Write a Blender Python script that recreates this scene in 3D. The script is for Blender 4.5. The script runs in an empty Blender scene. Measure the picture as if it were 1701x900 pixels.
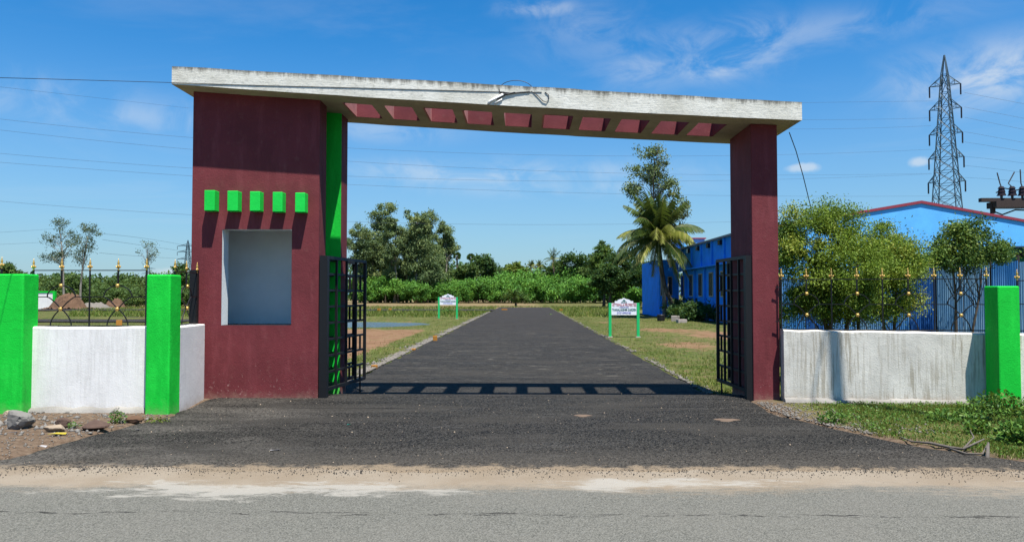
import bpy, math, random
import numpy as np
from mathutils import Vector, Matrix
random.seed(7)
R = math.radians
scn = bpy.context.scene
COL = scn.collection

# ------------------------------------------------------------------ camera
F = 1228.0; W0 = 1701.0; H0 = 900.0; CAMH = 1.6
PITCH = math.atan(39.0 / F); YAW = math.atan(19.5 / F)
cam_d = bpy.data.cameras.new('camera'); cam = bpy.data.objects.new('camera', cam_d); COL.objects.link(cam)
cam_d.sensor_width = 36.0; cam_d.lens = 36.0 * F / W0
cam_d.clip_start = 0.05; cam_d.clip_end = 9000
cam.location = (0, 0, CAMH); cam.rotation_euler = (R(90) + PITCH, 0, YAW)
scn.camera = cam
# ------------------------------------------------------------------ light
SUN = Vector((0.19, -0.31, 1.0)).normalized()
EL = math.asin(SUN.z); ROT = math.atan2(SUN.x, SUN.y)
SUN_STRENGTH = 5.0; SKY_STRENGTH = 0.055; EXPOSURE = 0.98
sun_d = bpy.data.lights.new('sun', 'SUN'); sun = bpy.data.objects.new('sun', sun_d); COL.objects.link(sun)
sun_d.energy = SUN_STRENGTH; sun_d.angle = R(0.53); sun_d.color = (1.0, 0.965, 0.91)
sun.rotation_euler = SUN.to_track_quat('Z', 'Y').to_euler(); sun.location = (10, -10, 40)
scn.view_settings.view_transform = 'Standard'; scn.view_settings.look = 'None'
scn.view_settings.exposure = EXPOSURE; scn.view_settings.gamma = 1.0
scn.view_settings.use_curve_mapping = False

# ------------------------------------------------------------------ node helpers
def nn(nt, typ, ins=None, **props):
    n = nt.nodes.new(typ)
    for k, v in props.items(): setattr(n, k, v)
    if ins:
        for k, v in ins.items():
            s = n.inputs[k]
            if isinstance(v, bpy.types.NodeSocket): nt.links.new(v, s)
            else: s.default_value = v
    return n
def math_(nt, op, a, b=None, c=None, clamp=False):
    ins = {0: a}
    if b is not None: ins[1] = b
    if c is not None: ins[2] = c
    n = nn(nt, 'ShaderNodeMath', ins, operation=op); n.use_clamp = clamp
    return n.outputs[0]
def c4(c): return (c[0], c[1], c[2], 1.0)
def mixc(nt, f, a, b, blend='MIX'):
    n = nt.nodes.new('ShaderNodeMix'); n.data_type = 'RGBA'; n.blend_type = blend; n.clamp_factor = True
    for idx, v in ((0, f), (6, a), (7, b)):
        s = n.inputs[idx]
        if isinstance(v, bpy.types.NodeSocket): nt.links.new(v, s)
        else: s.default_value = v if idx == 0 else (c4(v) if len(v) == 3 else v)
    return n.outputs[2]
def ramp(nt, v, p0, p1, a=0.0, b=1.0, smooth=True):
    n = nn(nt, 'ShaderNodeMapRange', {0: v, 1: p0, 2: p1, 3: a, 4: b})
    n.interpolation_type = 'SMOOTHSTEP' if smooth else 'LINEAR'; n.clamp = True
    return n.outputs[0]
def noise(nt, vec, scale, detail=4, rough=0.55, dist=0.0):
    return nn(nt, 'ShaderNodeTexNoise', {'Vector': vec, 'Scale': scale, 'Detail': detail, 'Roughness': rough, 'Distortion': dist}).outputs[0]
def mapping(nt, vec, scale=(1, 1, 1), loc=(0, 0, 0), rot=(0, 0, 0)):
    return nn(nt, 'ShaderNodeMapping', {'Vector': vec, 'Scale': scale, 'Location': loc, 'Rotation': rot}).outputs[0]
def new_mat(name):
    m = bpy.data.materials.new(name); m.use_nodes = True
    nt = m.node_tree; nt.nodes.clear()
    out = nt.nodes.new('ShaderNodeOutputMaterial')
    b = nt.nodes.new('ShaderNodeBsdfPrincipled'); nt.links.new(b.outputs[0], out.inputs[0])
    tc = nt.nodes.new('ShaderNodeTexCoord')
    return m, nt, b, tc.outputs['Object']
def setb(nt, b, col=None, rough=None, bump=None, strength=0.3, dist=0.01, spec=None, metal=None):
    if col is not None:
        if isinstance(col, bpy.types.NodeSocket): nt.links.new(col, b.inputs['Base Color'])
        else: b.inputs['Base Color'].default_value = c4(col)
    if rough is not None:
        if isinstance(rough, bpy.types.NodeSocket): nt.links.new(rough, b.inputs['Roughness'])
        else: b.inputs['Roughness'].default_value = rough
    if spec is not None: b.inputs['Specular IOR Level'].default_value = spec
    if metal is not None: b.inputs['Metallic'].default_value = metal
    if bump is not None:
        bn = nn(nt, 'ShaderNodeBump', {'Strength': strength, 'Distance': dist, 'Height': bump})
        nt.links.new(bn.outputs[0], b.inputs['Normal'])

# ------------------------------------------------------------------ world
wd = bpy.data.worlds.new('World'); scn.world = wd; wd.use_nodes = True
nt = wd.node_tree; nt.nodes.clear()
wo = nt.nodes.new('ShaderNodeOutputWorld'); bg = nt.nodes.new('ShaderNodeBackground'); nt.links.new(bg.outputs[0], wo.inputs[0])
bg.inputs[1].default_value = SKY_STRENGTH
sky = nt.nodes.new('ShaderNodeTexSky'); sky.sky_type = 'NISHITA'; sky.sun_disc = False
sky.sun_elevation = EL; sky.sun_rotation = ROT; sky.altitude = 0; sky.air_density = 1.0; sky.dust_density = 0.35; sky.ozone_density = 2.2
tc = nt.nodes.new('ShaderNodeTexCoord'); gen = tc.outputs['Generated']
hsv = nn(nt, 'ShaderNodeHueSaturation', {'Hue': 0.497, 'Saturation': 1.15, 'Value': 1.06, 'Color': mixc(nt, 1.0, sky.outputs[0], (0.70, 1.08, 1.42), 'MULTIPLY')})
sep = nn(nt, 'ShaderNodeSeparateXYZ', {0: gen})
dz = math_(nt, 'MAXIMUM', sep.outputs[2], 0.03)
px_ = math_(nt, 'DIVIDE', sep.outputs[0], math_(nt, 'ADD', dz, 0.12)); py_ = math_(nt, 'DIVIDE', sep.outputs[1], math_(nt, 'ADD', dz, 0.12))
pl = nn(nt, 'ShaderNodeCombineXYZ', {0: px_, 1: py_, 2: 0.0}).outputs[0]
v1 = mapping(nt, pl, scale=(0.9, 1.6, 1), rot=(0, 0, R(22)), loc=(3.1, 1.2, 0))
w1 = noise(nt, v1, 0.9, 9, 0.62, 0.9)
w2 = noise(nt, mapping(nt, pl, scale=(0.45, 0.8, 1), loc=(7.7, 4.1, 0)), 0.8, 3, 0.5, 0.2)
cir = math_(nt, 'MULTIPLY', ramp(nt, w1, 0.47, 0.80), ramp(nt, w2, 0.40, 0.62))
def blob(px, py, sx, sy):      # a cloud patch seen in a direction of the sky
    u = (px - 850.5) / F; v = (450 - py) / F
    d = Vector((math.cos(YAW) * u - math.sin(YAW), 1.0 + math.sin(YAW) * u, v + math.tan(PITCH))).normalized()
    a = math_(nt, 'MULTIPLY', math_(nt, 'SUBTRACT', sep.outputs[0], d.x), F / sx)
    b_ = math_(nt, 'MULTIPLY', math_(nt, 'SUBTRACT', sep.outputs[2], d.z), F / sy)
    r2 = math_(nt, 'ADD', math_(nt, 'MULTIPLY', a, a), math_(nt, 'MULTIPLY', b_, b_))
    return math_(nt, 'POWER', 2.718, math_(nt, 'MULTIPLY', r2, -1.0))
tot = None
fine = noise(nt, mapping(nt, gen, scale=(5, 5, 9), rot=(0, R(12), 0)), 2.2, 8, 0.62, 0.7)
for (px, py, sx, sy, k) in ((1195, 105, 60, 22, 0.9), (1250, 75, 60, 35, 0.65), (1080, 110, 80, 30, 0.45), (1240, 60, 260, 26, 0.4), (900, 10, 60, 12, 0.7), (1650, 120, 90, 40, 0.9),
                            (220, 190, 200, 26, 0.42), (60, 150, 130, 22, 0.35), (820, 288, 260, 20, 0.6), (640, 215, 110, 18, 0.4), (1560, 140, 60, 22, 0.4), (970, 40, 90, 40, 0.25), (930, 310, 200, 16, 0.4)):
    t = math_(nt, 'MULTIPLY', blob(px, py, sx, sy), k)
    tot = t if tot is None else math_(nt, 'MAXIMUM', tot, t)
pat = math_(nt, 'MULTIPLY', tot, ramp(nt, fine, 0.36, 0.68))
puf = None
pn = noise(nt, gen, 45, 5, 0.6)
for (px, py, sx, sy) in ((1333, 278, 30, 9), (1532, 268, 16, 9), (300, 450, 40, 8)):
    t = blob(px, py, sx, sy); puf = t if puf is None else math_(nt, 'MAXIMUM', puf, t)
puf = math_(nt, 'MULTIPLY', ramp(nt, math_(nt, 'ADD', puf, math_(nt, 'MULTIPLY', math_(nt, 'SUBTRACT', pn, 0.5), 0.9)), 0.35, 0.95), 0.7)
cl = math_(nt, 'MULTIPLY', math_(nt, 'MAXIMUM', math_(nt, 'MAXIMUM', math_(nt, 'MULTIPLY', cir, 0.16), pat), puf), 0.72)
white = nn(nt, 'ShaderNodeRGB'); white.outputs[0].default_value = (7.4, 7.8, 8.0, 1)
hz = ramp(nt, sep.outputs[2], 0.0, 0.34, 1.0, 0.0, smooth=False)
hz2 = math_(nt, 'MULTIPLY', math_(nt, 'POWER', hz, 1.5), 0.80)
skyc = mixc(nt, hz2, hsv.outputs[0], (3.6, 4.9, 5.7))
skyc = mixc(nt, cl, skyc, white.outputs[0])
nt.links.new(skyc, bg.inputs[0])

# ------------------------------------------------------------------ pixel helpers (photo pixel -> a point of the place)
_right = Vector((math.cos(YAW), math.sin(YAW), 0))
_fwd = Vector((-math.sin(YAW) * math.cos(PITCH), math.cos(YAW) * math.cos(PITCH), math.sin(PITCH)))
_up = _right.cross(_fwd)
def ray(px, py): return _right * ((px - 850.5) / F) + _up * ((450 - py) / F) + _fwd
def P(px, py, Y):
    r = ray(px, py); t = Y / r.y
    return Vector((r.x * t, Y, CAMH + r.z * t))
def X(px, Y): return P(px, 489, Y).x
def Z(py, Y, px=870): return P(px, py, Y).z
def G(px, py, z=0.0):
    r = ray(px, py); t = (z - CAMH) / r.z
    return Vector((r.x * t, r.y * t, z))
def sstep(a, b, x):
    t = np.clip((np.asarray(x, float) - a) / (b - a), 0, 1); return t * t * (3 - 2 * t)
DROP = 0.12
def gz(y): return -DROP * float(sstep(11.7, 12.8, y))

# ------------------------------------------------------------------ mesh helpers
def tag(o, label=None, cat=None, group=None, kind=None):
    if label: o['label'] = label
    if cat: o['category'] = cat
    if group: o['group'] = group
    if kind: o['kind'] = kind
    return o
def empty(name, loc=(0, 0, 0), label=None, cat=None, group=None, rz=0.0):
    o = bpy.data.objects.new(name, None); COL.objects.link(o); o.location = loc; o.rotation_euler = (0, 0, rz)
    o.empty_display_size = 0.2
    return tag(o, label, cat, group)
def link(name, me, parent=None):
    o = bpy.data.objects.new(name, me); COL.objects.link(o)
    if parent is not None: o.parent = parent
    return o
class MB:
    def __init__(s): s.v = []; s.f = []; s.mi = []
    def add(s, vs, fs, mi=0):
        b = len(s.v); s.v += [tuple(v) for v in vs]; s.f += [tuple(b + i for i in f) for f in fs]; s.mi += [mi] * len(fs); return s
    def box(s, x0, x1, y0, y1, z0, z1, mi=0):
        return s.hexa([(x0, y0, z0), (x1, y0, z0), (x1, y1, z0), (x0, y1, z0), (x0, y0, z1), (x1, y0, z1), (x1, y1, z1), (x0, y1, z1)], mi)
    def hexa(s, p, mi=0):
        return s.add(p, [(3, 2, 1, 0), (4, 5, 6, 7), (0, 1, 5, 4), (1, 2, 6, 5), (2, 3, 7, 6), (3, 0, 4, 7)], mi)
    def prism(s, poly, z0, z1, mi=0):          # poly: list of (x,y) counter-clockwise
        n = len(poly)
        vs = [(x, y, z0) for x, y in poly] + [(x, y, z1) for x, y in poly]
        return s.add(vs, [tuple(range(n - 1, -1, -1)), tuple(range(n, 2 * n))] + [(i, (i + 1) % n, n + (i + 1) % n, n + i) for i in range(n)], mi)
    def extr_y(s, poly, y0, y1, mi=0):         # poly: list of (x,z), extruded along y
        n = len(poly)
        vs = [(x, y0, z) for x, z in poly] + [(x, y1, z) for x, z in poly]
        return s.add(vs, [tuple(range(n)), tuple(range(2 * n - 1, n - 1, -1))] + [(i, n + i, n + (i + 1) % n, (i + 1) % n) for i in range(n)], mi)
    def tube(s, pts, rad, sides=6, mi=0, cap=True, sq=None):
        pts = [Vector(p) for p in pts]; n = len(pts)
        rr = rad if isinstance(rad, (list, tuple)) else [rad] * n
        rings = []; prev = None
        for i in range(n):
            d = (pts[min(i + 1, n - 1)] - pts[max(i - 1, 0)])
            if d.length < 1e-9: d = Vector((0, 0, 1))
            d.normalize()
            ref = Vector((0, 1, 0)) if abs(d.y) < 0.9 else Vector((1, 0, 0))
            if prev is not None and abs(prev.dot(d)) < 0.95: ref = prev
            a = (ref - d * ref.dot(d)).normalized(); b = d.cross(a); prev = a
            off = math.pi / 4 if sides == 4 else 0
            rings.append([pts[i] + (a * math.cos(off + 2 * math.pi * k / sides) + b * math.sin(off + 2 * math.pi * k / sides)) * rr[i] for k in range(sides)])
        vs = [v for r_ in rings for v in r_]; fs = []
        for i in range(n - 1):
            for k in range(sides):
                k2 = (k + 1) % sides
                fs.append((i * sides + k, i * sides + k2, (i + 1) * sides + k2, (i + 1) * sides + k))
        if cap: fs += [tuple(range(sides - 1, -1, -1)), tuple((n - 1) * sides + k for k in range(sides))]
        return s.add(vs, fs, mi)
    def lathe(s, prof, c, seg=10, mi=0):       # prof: (r,z)
        vs = []; n = len(prof)
        for r_, z in prof:
            for k in range(seg):
                a = 2 * math.pi * k / seg; vs.append((c[0] + r_ * math.cos(a), c[1] + r_ * math.sin(a), c[2] + z))
        fs = [(i * seg + k, i * seg + (k + 1) % seg, (i + 1) * seg + (k + 1) % seg, (i + 1) * seg + k) for i in range(n - 1) for k in range(seg)]
        fs += [tuple(range(seg - 1, -1, -1)), tuple((n - 1) * seg + k for k in range(seg))]
        return s.add(vs, fs, mi)
    def build(s, name, mat, parent=None, smooth=False, bevel=None):
        me = bpy.data.meshes.new(name); me.from_pydata(s.v, [], s.f); me.update()
        mats = mat if isinstance(mat, (list, tuple)) else [mat]
        for m in mats: me.materials.append(m)
        if len(mats) > 1: me.polygons.foreach_set('material_index', s.mi)
        if smooth: me.polygons.foreach_set('use_smooth', [True] * len(me.polygons))
        o = link(name, me, parent)
        if bevel:
            b = o.modifiers.new('bevel', 'BEVEL'); b.width = bevel; b.segments = 2; b.limit_method = 'ANGLE'; b.angle_limit = R(40)
        return o
def np_mesh(name, verts, quads, mat, parent=None, tint=None, tris=False):
    k = 3 if tris else 4
    me = bpy.data.meshes.new(name); nv = len(verts); nf = len(quads)
    me.vertices.add(nv); me.vertices.foreach_set('co', verts.astype(np.float32).ravel())
    me.loops.add(nf * k); me.loops.foreach_set('vertex_index', quads.astype(np.int32).ravel())
    me.polygons.add(nf); me.polygons.foreach_set('loop_start', np.arange(0, nf * k, k, dtype=np.int32))
    try: me.polygons.foreach_set('loop_total', np.full(nf, k, dtype=np.int32))
    except Exception: pass
    me.update(calc_edges=True); me.validate()
    if tint is not None:
        at = me.attributes.new('tint', 'FLOAT', 'FACE'); at.data.foreach_set('value', tint.astype(np.float32))
    me.materials.append(mat)
    return link(name, me, parent)

# ------------------------------------------------------------------ materials
def plaster(name, base, var=0.12, dirt=(0.12, 0.10, 0.08), dirt_amt=0.25, rough=0.8, bump=0.35, streak=0.0, low=0.0, zlow=0.0, topdirt=None, chips=None):
    m, nt, b, oc = new_mat(name)
    n1 = noise(nt, oc, 1.6, 6, 0.6); n2 = noise(nt, oc, 9, 5, 0.65); n3 = noise(nt, oc, 60, 3, 0.6)
    dk = tuple(x * (1 - var) for x in base); lt = tuple(min(1, x * (1 + var)) for x in base)
    c = mixc(nt, ramp(nt, n1, 0.3, 0.7), dk, lt)
    c = mixc(nt, math_(nt, 'MULTIPLY', ramp(nt, n2, 0.55, 0.78), dirt_amt), c, dirt)
    if streak:
        s = noise(nt, mapping(nt, oc, scale=(26, 26, 1.6)), 1.0, 6, 0.7)
        big = noise(nt, mapping(nt, oc, scale=(0.9, 0.9, 0.5)), 1.0, 2, 0.5)
        k = math_(nt, 'MULTIPLY', math_(nt, 'MULTIPLY', ramp(nt, s, 0.47, 0.60), ramp(nt, big, 0.36, 0.60)), streak)
        c = mixc(nt, k, c, dirt)
    sp = nn(nt, 'ShaderNodeSeparateXYZ', {0: oc})
    if low:
        zz = math_(nt, 'ADD', sp.outputs[2], math_(nt, 'MULTIPLY', math_(nt, 'SUBTRACT', n2, 0.5), 0.35))
        c = mixc(nt, math_(nt, 'MULTIPLY', ramp(nt, zz, zlow, zlow + 0.28, 1, 0), low), c, (0.35, 0.27, 0.19))
    if chips:
        v = noise(nt, oc, 26, 5, 0.75); zn = ramp(nt, math_(nt, 'ADD', sp.outputs[2], math_(nt, 'MULTIPLY', math_(nt, 'SUBTRACT', n1, 0.5), 1.2)), 0.05, 0.75, 0.0, 0.12)
        c = mixc(nt, math_(nt, 'MULTIPLY', ramp(nt, math_(nt, 'SUBTRACT', v, zn), 0.60, 0.64), 0.7), c, chips)
        wv = noise(nt, mapping(nt, oc, scale=(6, 6, 1.2)), 1.0, 5, 0.65)
        c = mixc(nt, math_(nt, 'MULTIPLY', ramp(nt, wv, 0.48, 0.72), 0.30), c, tuple(x * 1.6 + .02 for x in base))
        c = mixc(nt, math_(nt, 'MULTIPLY', ramp(nt, noise(nt, mapping(nt, oc, scale=(3, 3, 0.5), loc=(5, 5, 0)), 1.3, 5, 0.7), 0.55, 0.75), 0.35), c, tuple(x * .45 for x in base))
    h = math_(nt, 'ADD', math_(nt, 'MULTIPLY', n2, 0.6), math_(nt, 'MULTIPLY', n3, 0.5))
    setb(nt, b, c, rough, h, bump, 0.012, spec=0.25)
    return m
M = {}
M['maroon'] = plaster('maroon_plaster', (0.137, 0.024, 0.028), 0.12, (0.20, 0.075, 0.065), 0.35, 0.75, 0.55, low=0.4, zlow=-0.12, chips=(0.30, 0.17, 0.15))
M['green'] = plaster('green_paint', (0.003, 0.47, 0.032), 0.08, (0.01, 0.30, 0.03), 0.35, 0.65, 0.7, low=0.3, zlow=-0.1, chips=(0.03, 0.20, 0.04))
M['block'] = plaster('green_block_paint', (0.006, 0.54, 0.055), 0.08, (0.01, 0.40, 0.05), 0.2, 0.6, 0.5)
M['white'] = plaster('white_plaster', (0.72, 0.70, 0.665), 0.06, (0.40, 0.38, 0.34), 0.22, 0.85, 0.4, streak=0.22, low=0.55, zlow=-0.12)
M['white_old'] = plaster('stained_white_plaster', (0.60, 0.57, 0.50), 0.14, (0.30, 0.26, 0.19), 0.40, 0.85, 0.6, streak=0.75, low=0.9, zlow=-0.1)
M['plinth'] = plaster('grey_footing', (0.24, 0.225, 0.20), 0.25, (0.12, 0.10, 0.08), 0.5, 0.9, 0.9)
M['niche'] = plaster('niche_white', (0.72, 0.76, 0.76), 0.05, (0.5, 0.52, 0.5), 0.15, 0.8, 0.3)
M['well_sunlit'] = plaster('sunlit_well_plaster', (0.42, 0.17, 0.16), 0.2, (0.55, 0.38, 0.33), 0.6, 0.85, 0.5)  # paler version of the red well plaster, with sunlight painted into its colour
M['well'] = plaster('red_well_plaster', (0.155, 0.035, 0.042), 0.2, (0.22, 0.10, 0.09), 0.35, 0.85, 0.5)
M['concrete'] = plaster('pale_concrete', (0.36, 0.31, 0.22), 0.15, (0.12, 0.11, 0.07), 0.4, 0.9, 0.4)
def fascia_mat():
    m, nt, b, oc = new_mat('weathered_fascia')
    n1 = noise(nt, oc, 2.0, 5, 0.6); n2 = noise(nt, oc, 14, 6, 0.7); n3 = noise(nt, mapping(nt, oc, scale=(3, 3, 22)), 2, 5, 0.7)
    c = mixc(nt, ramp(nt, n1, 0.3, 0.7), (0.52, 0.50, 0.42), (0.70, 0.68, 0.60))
    c = mixc(nt, math_(nt, 'MULTIPLY', ramp(nt, n2, 0.52, 0.72), 0.55), c, (0.22, 0.21, 0.17))
    c = mixc(nt, math_(nt, 'MULTIPLY', ramp(nt, n3, 0.55, 0.75), 0.35), c, (0.30, 0.29, 0.25))
    # dirt line under the top edge: the band follows the sloping edge
    at = nn(nt, 'ShaderNodeAttribute', attribute_name='edge'); d = at.outputs['Fac']
    st = noise(nt, mapping(nt, oc, scale=(9, 9, 1.0)), 1.5, 6, 0.75)
    dd = math_(nt, 'ADD', d, math_(nt, 'MULTIPLY', math_(nt, 'SUBTRACT', st, 0.5), 0.9))
    k = math_(nt, 'MULTIPLY', ramp(nt, dd, 0.72, 1.05), 0.85)
    c = mixc(nt, k, c, (0.07, 0.065, 0.05))
    h = math_(nt, 'ADD', math_(nt, 'MULTIPLY', n2, 0.8), math_(nt, 'MULTIPLY', n3, 0.5))
    setb(nt, b, c, 0.9, h, 0.6, 0.015, spec=0.2)
    return m
M['fascia'] = fascia_mat()
def simple(name, col, rough=0.6, metal=0.0, var=0.1, sc=8, bump=0.0, spec=0.4):
    m, nt, b, oc = new_mat(name)
    n = noise(nt, oc, sc, 5, 0.6)
    c = mixc(nt, n, tuple(x * (1 - var) for x in col), tuple(min(1, x * (1 + var)) for x in col))
    setb(nt, b, c, rough, n if bump else None, bump, 0.01, spec=spec, metal=metal)
    return m
M['black_iron'] = simple('black_iron_paint', (0.008, 0.008, 0.009), 0.5, 0, 0.3, 20, spec=0.3)
M['gold'] = simple('gold_paint', (0.52, 0.33, 0.09), 0.42, 0.5, 0.4, 30)
M['wire'] = simple('black_cable', (0.01, 0.01, 0.012), 0.5)
M['far_wire'] = simple('aluminium_conductor', (0.07, 0.08, 0.10), 0.6)
M['steel'] = simple('galvanised_steel', (0.05, 0.08, 0.10), 0.55, 0.3, 0.2, 2)
M['sign_green'] = simple('sign_green_paint', (0.01, 0.42, 0.12), 0.5, 0, 0.06)
M['sign_white'] = simple('sign_white_board', (0.74, 0.74, 0.78), 0.5, 0, 0.04)
M['txt_red'] = simple('red_lettering', (0.35, 0.02, 0.05), 0.6)
M['txt_green'] = simple('dark_green_lettering', (0.005, 0.10, 0.10), 0.6)
M['txt_blue'] = simple('blue_lettering', (0.06, 0.05, 0.42), 0.6)
M['blue_wall'] = plaster('bright_blue_wall', (0.012, 0.24, 0.80), 0.12, (0.01, 0.10, 0.40), 0.3, 0.8, 0.3)
M['sky_blue_wall'] = plaster('sky_blue_wall', (0.11, 0.42, 0.84), 0.06, (0.10, 0.34, 0.75), 0.25, 0.8, 0.3)
M['red_trim'] = simple('red_roof_trim', (0.25, 0.03, 0.05), 0.6)
M['dark_window'] = simple('dark_window_opening', (0.015, 0.016, 0.018), 0.25)
M['cream'] = simple('cream_window_frame', (0.35, 0.32, 0.24), 0.6)
M['roof_sheet'] = simple('grey_roof_sheet', (0.22, 0.24, 0.25), 0.5)
M['rust_dark'] = simple('dark_rusted_steel', (0.035, 0.022, 0.018), 0.8, 0, 0.5, 12)
M['stone'] = simple('grey_stone', (0.15, 0.14, 0.125), 0.9, 0, 0.45, 5, 0.6)
M['red_stone'] = simple('reddish_stone', (0.075, 0.045, 0.032), 0.9, 0, 0.4, 9, 0.6)
M['pale_stone'] = simple('pale_stone', (0.26, 0.20, 0.14), 0.9, 0, 0.3, 9, 0.5)
M['sand'] = simple('orange_sand', (0.11, 0.075, 0.05), 0.95, 0, 0.2, 12)
M['chip'] = simple('asphalt_chip', (0.03, 0.028, 0.026), 0.9, 0, 0.4, 20)
M['gravel'] = simple('gravel_mix', (0.14, 0.125, 0.105), 0.9, 0, 0.6, 9)
M['dirt_heap'] = simple('red_brown_earth', (0.10, 0.055, 0.03), 0.95, 0, 0.5, 2, 0.8)
M['orange'] = simple('orange_paint', (0.33, 0.14, 0.015), 0.6, 0, 0.2)
M['yellow'] = simple('yellow_plastic', (0.36, 0.28, 0.02), 0.5)
M['paper'] = simple('white_paper', (0.3, 0.28, 0.27), 0.8)
M['teal'] = simple('teal_plastic', (0.01, 0.2, 0.16), 0.5)
M['white_block'] = simple('whitewashed_block', (0.30, 0.26, 0.23), 0.9, 0, 0.25, 6)
M['pole'] = simple('pole_concrete', (0.25, 0.24, 0.22), 0.9, 0, 0.2, 4)
M['green_sheet'] = simple('green_painted_sheet', (0.02, 0.20, 0.14), 0.6)
M['deadwood'] = simple('dead_wood', (0.10, 0.085, 0.07), 0.9, 0, 0.4, 25)
M['insulator'] = simple('brown_porcelain', (0.02, 0.012, 0.01), 0.25)
def bark(name, a, bcol):
    m, nt, b, oc = new_mat(name)
    n = noise(nt, mapping(nt, oc, scale=(3, 3, 0.8)), 2.5, 5, 0.65)
    setb(nt, b, mixc(nt, ramp(nt, n, 0.35, 0.65), a, bcol), 0.9, n, 0.5, 0.03, spec=0.1); return m
M['bark'] = bark('brown_bark', (0.05, 0.038, 0.028), (0.12, 0.095, 0.07))
M['pale_bark'] = bark('pale_bark', (0.16, 0.14, 0.115), (0.30, 0.27, 0.22))
M['palm_bark'] = bark('palm_bark', (0.045, 0.035, 0.028), (0.13, 0.105, 0.08))
def leaf(name, a, b2, c3=None, trans=0.3, rough=0.55):
    m = bpy.data.materials.new(name); m.use_nodes = True; nt = m.node_tree; nt.nodes.clear()
    out = nt.nodes.new('ShaderNodeOutputMaterial')
    at = nn(nt, 'ShaderNodeAttribute', attribute_name='tint')
    c = mixc(nt, ramp(nt, at.outputs['Fac'], 0.0, 0.75, smooth=False), a, b2)
    if c3: c = mixc(nt, ramp(nt, at.outputs['Fac'], 0.75, 1.0, smooth=False), c, c3)
    p = nn(nt, 'ShaderNodeBsdfPrincipled', {'Base Color': c, 'Roughness': rough}); p.inputs['Specular IOR Level'].default_value = 0.2
    tr = nn(nt, 'ShaderNodeBsdfTranslucent', {'Color': mixc(nt, 0.5, c, (0.16, 0.20, 0.02))})
    mx = nn(nt, 'ShaderNodeMixShader', {0: trans, 1: p.outputs[0], 2: tr.outputs[0]})
    nt.links.new(mx.outputs[0], out.inputs[0]); return m
M['neem'] = leaf('neem_leaf', (0.050, 0.115, 0.014), (0.20, 0.285, 0.034), (0.36, 0.36, 0.06))
M['neem_dark'] = leaf('glossy_leaf', (0.031, 0.076, 0.020), (0.093, 0.170, 0.031), (0.204, 0.255, 0.051))
M['euc'] = leaf('eucalyptus_leaf', (0.065, 0.109, 0.047), (0.161, 0.221, 0.083), (0.260, 0.286, 0.091))
M['orchard'] = leaf('orchard_leaf', (0.037, 0.125, 0.021), (0.114, 0.272, 0.037), (0.209, 0.397, 0.063))
M['dark_leaf'] = leaf('dark_tree_leaf', (0.018, 0.050, 0.014), (0.050, 0.108, 0.025), (0.099, 0.162, 0.036))
M['scrub'] = leaf('scrub_leaf', (0.037, 0.082, 0.024), (0.093, 0.153, 0.037), (0.145, 0.204, 0.051))
M['lime_leaf'] = leaf('lime_leaf', (0.075, 0.120, 0.018), (0.165, 0.225, 0.030), (0.225, 0.255, 0.045))
M['slim_leaf'] = leaf('grey_green_leaf', (0.049, 0.077, 0.042), (0.098, 0.133, 0.063), (0.154, 0.168, 0.070))
M['frond'] = leaf('palm_leaflet', (0.026, 0.058, 0.016), (0.091, 0.130, 0.023), (0.286, 0.286, 0.065))
M['frond_yellow'] = leaf('yellowing_palm_leaflet', (0.078, 0.104, 0.019), (0.234, 0.247, 0.046), (0.390, 0.351, 0.117))
M['grass'] = leaf('grass_blade', (0.062, 0.110, 0.014), (0.133, 0.172, 0.024), (0.250, 0.207, 0.068), 0.25)
M['weed'] = leaf('weed_leaf', (0.033, 0.090, 0.015), (0.090, 0.188, 0.027), (0.150, 0.240, 0.045), 0.25)
M['coconut'] = simple('coconut_husk', (0.12, 0.09, 0.03), 0.6)

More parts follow.
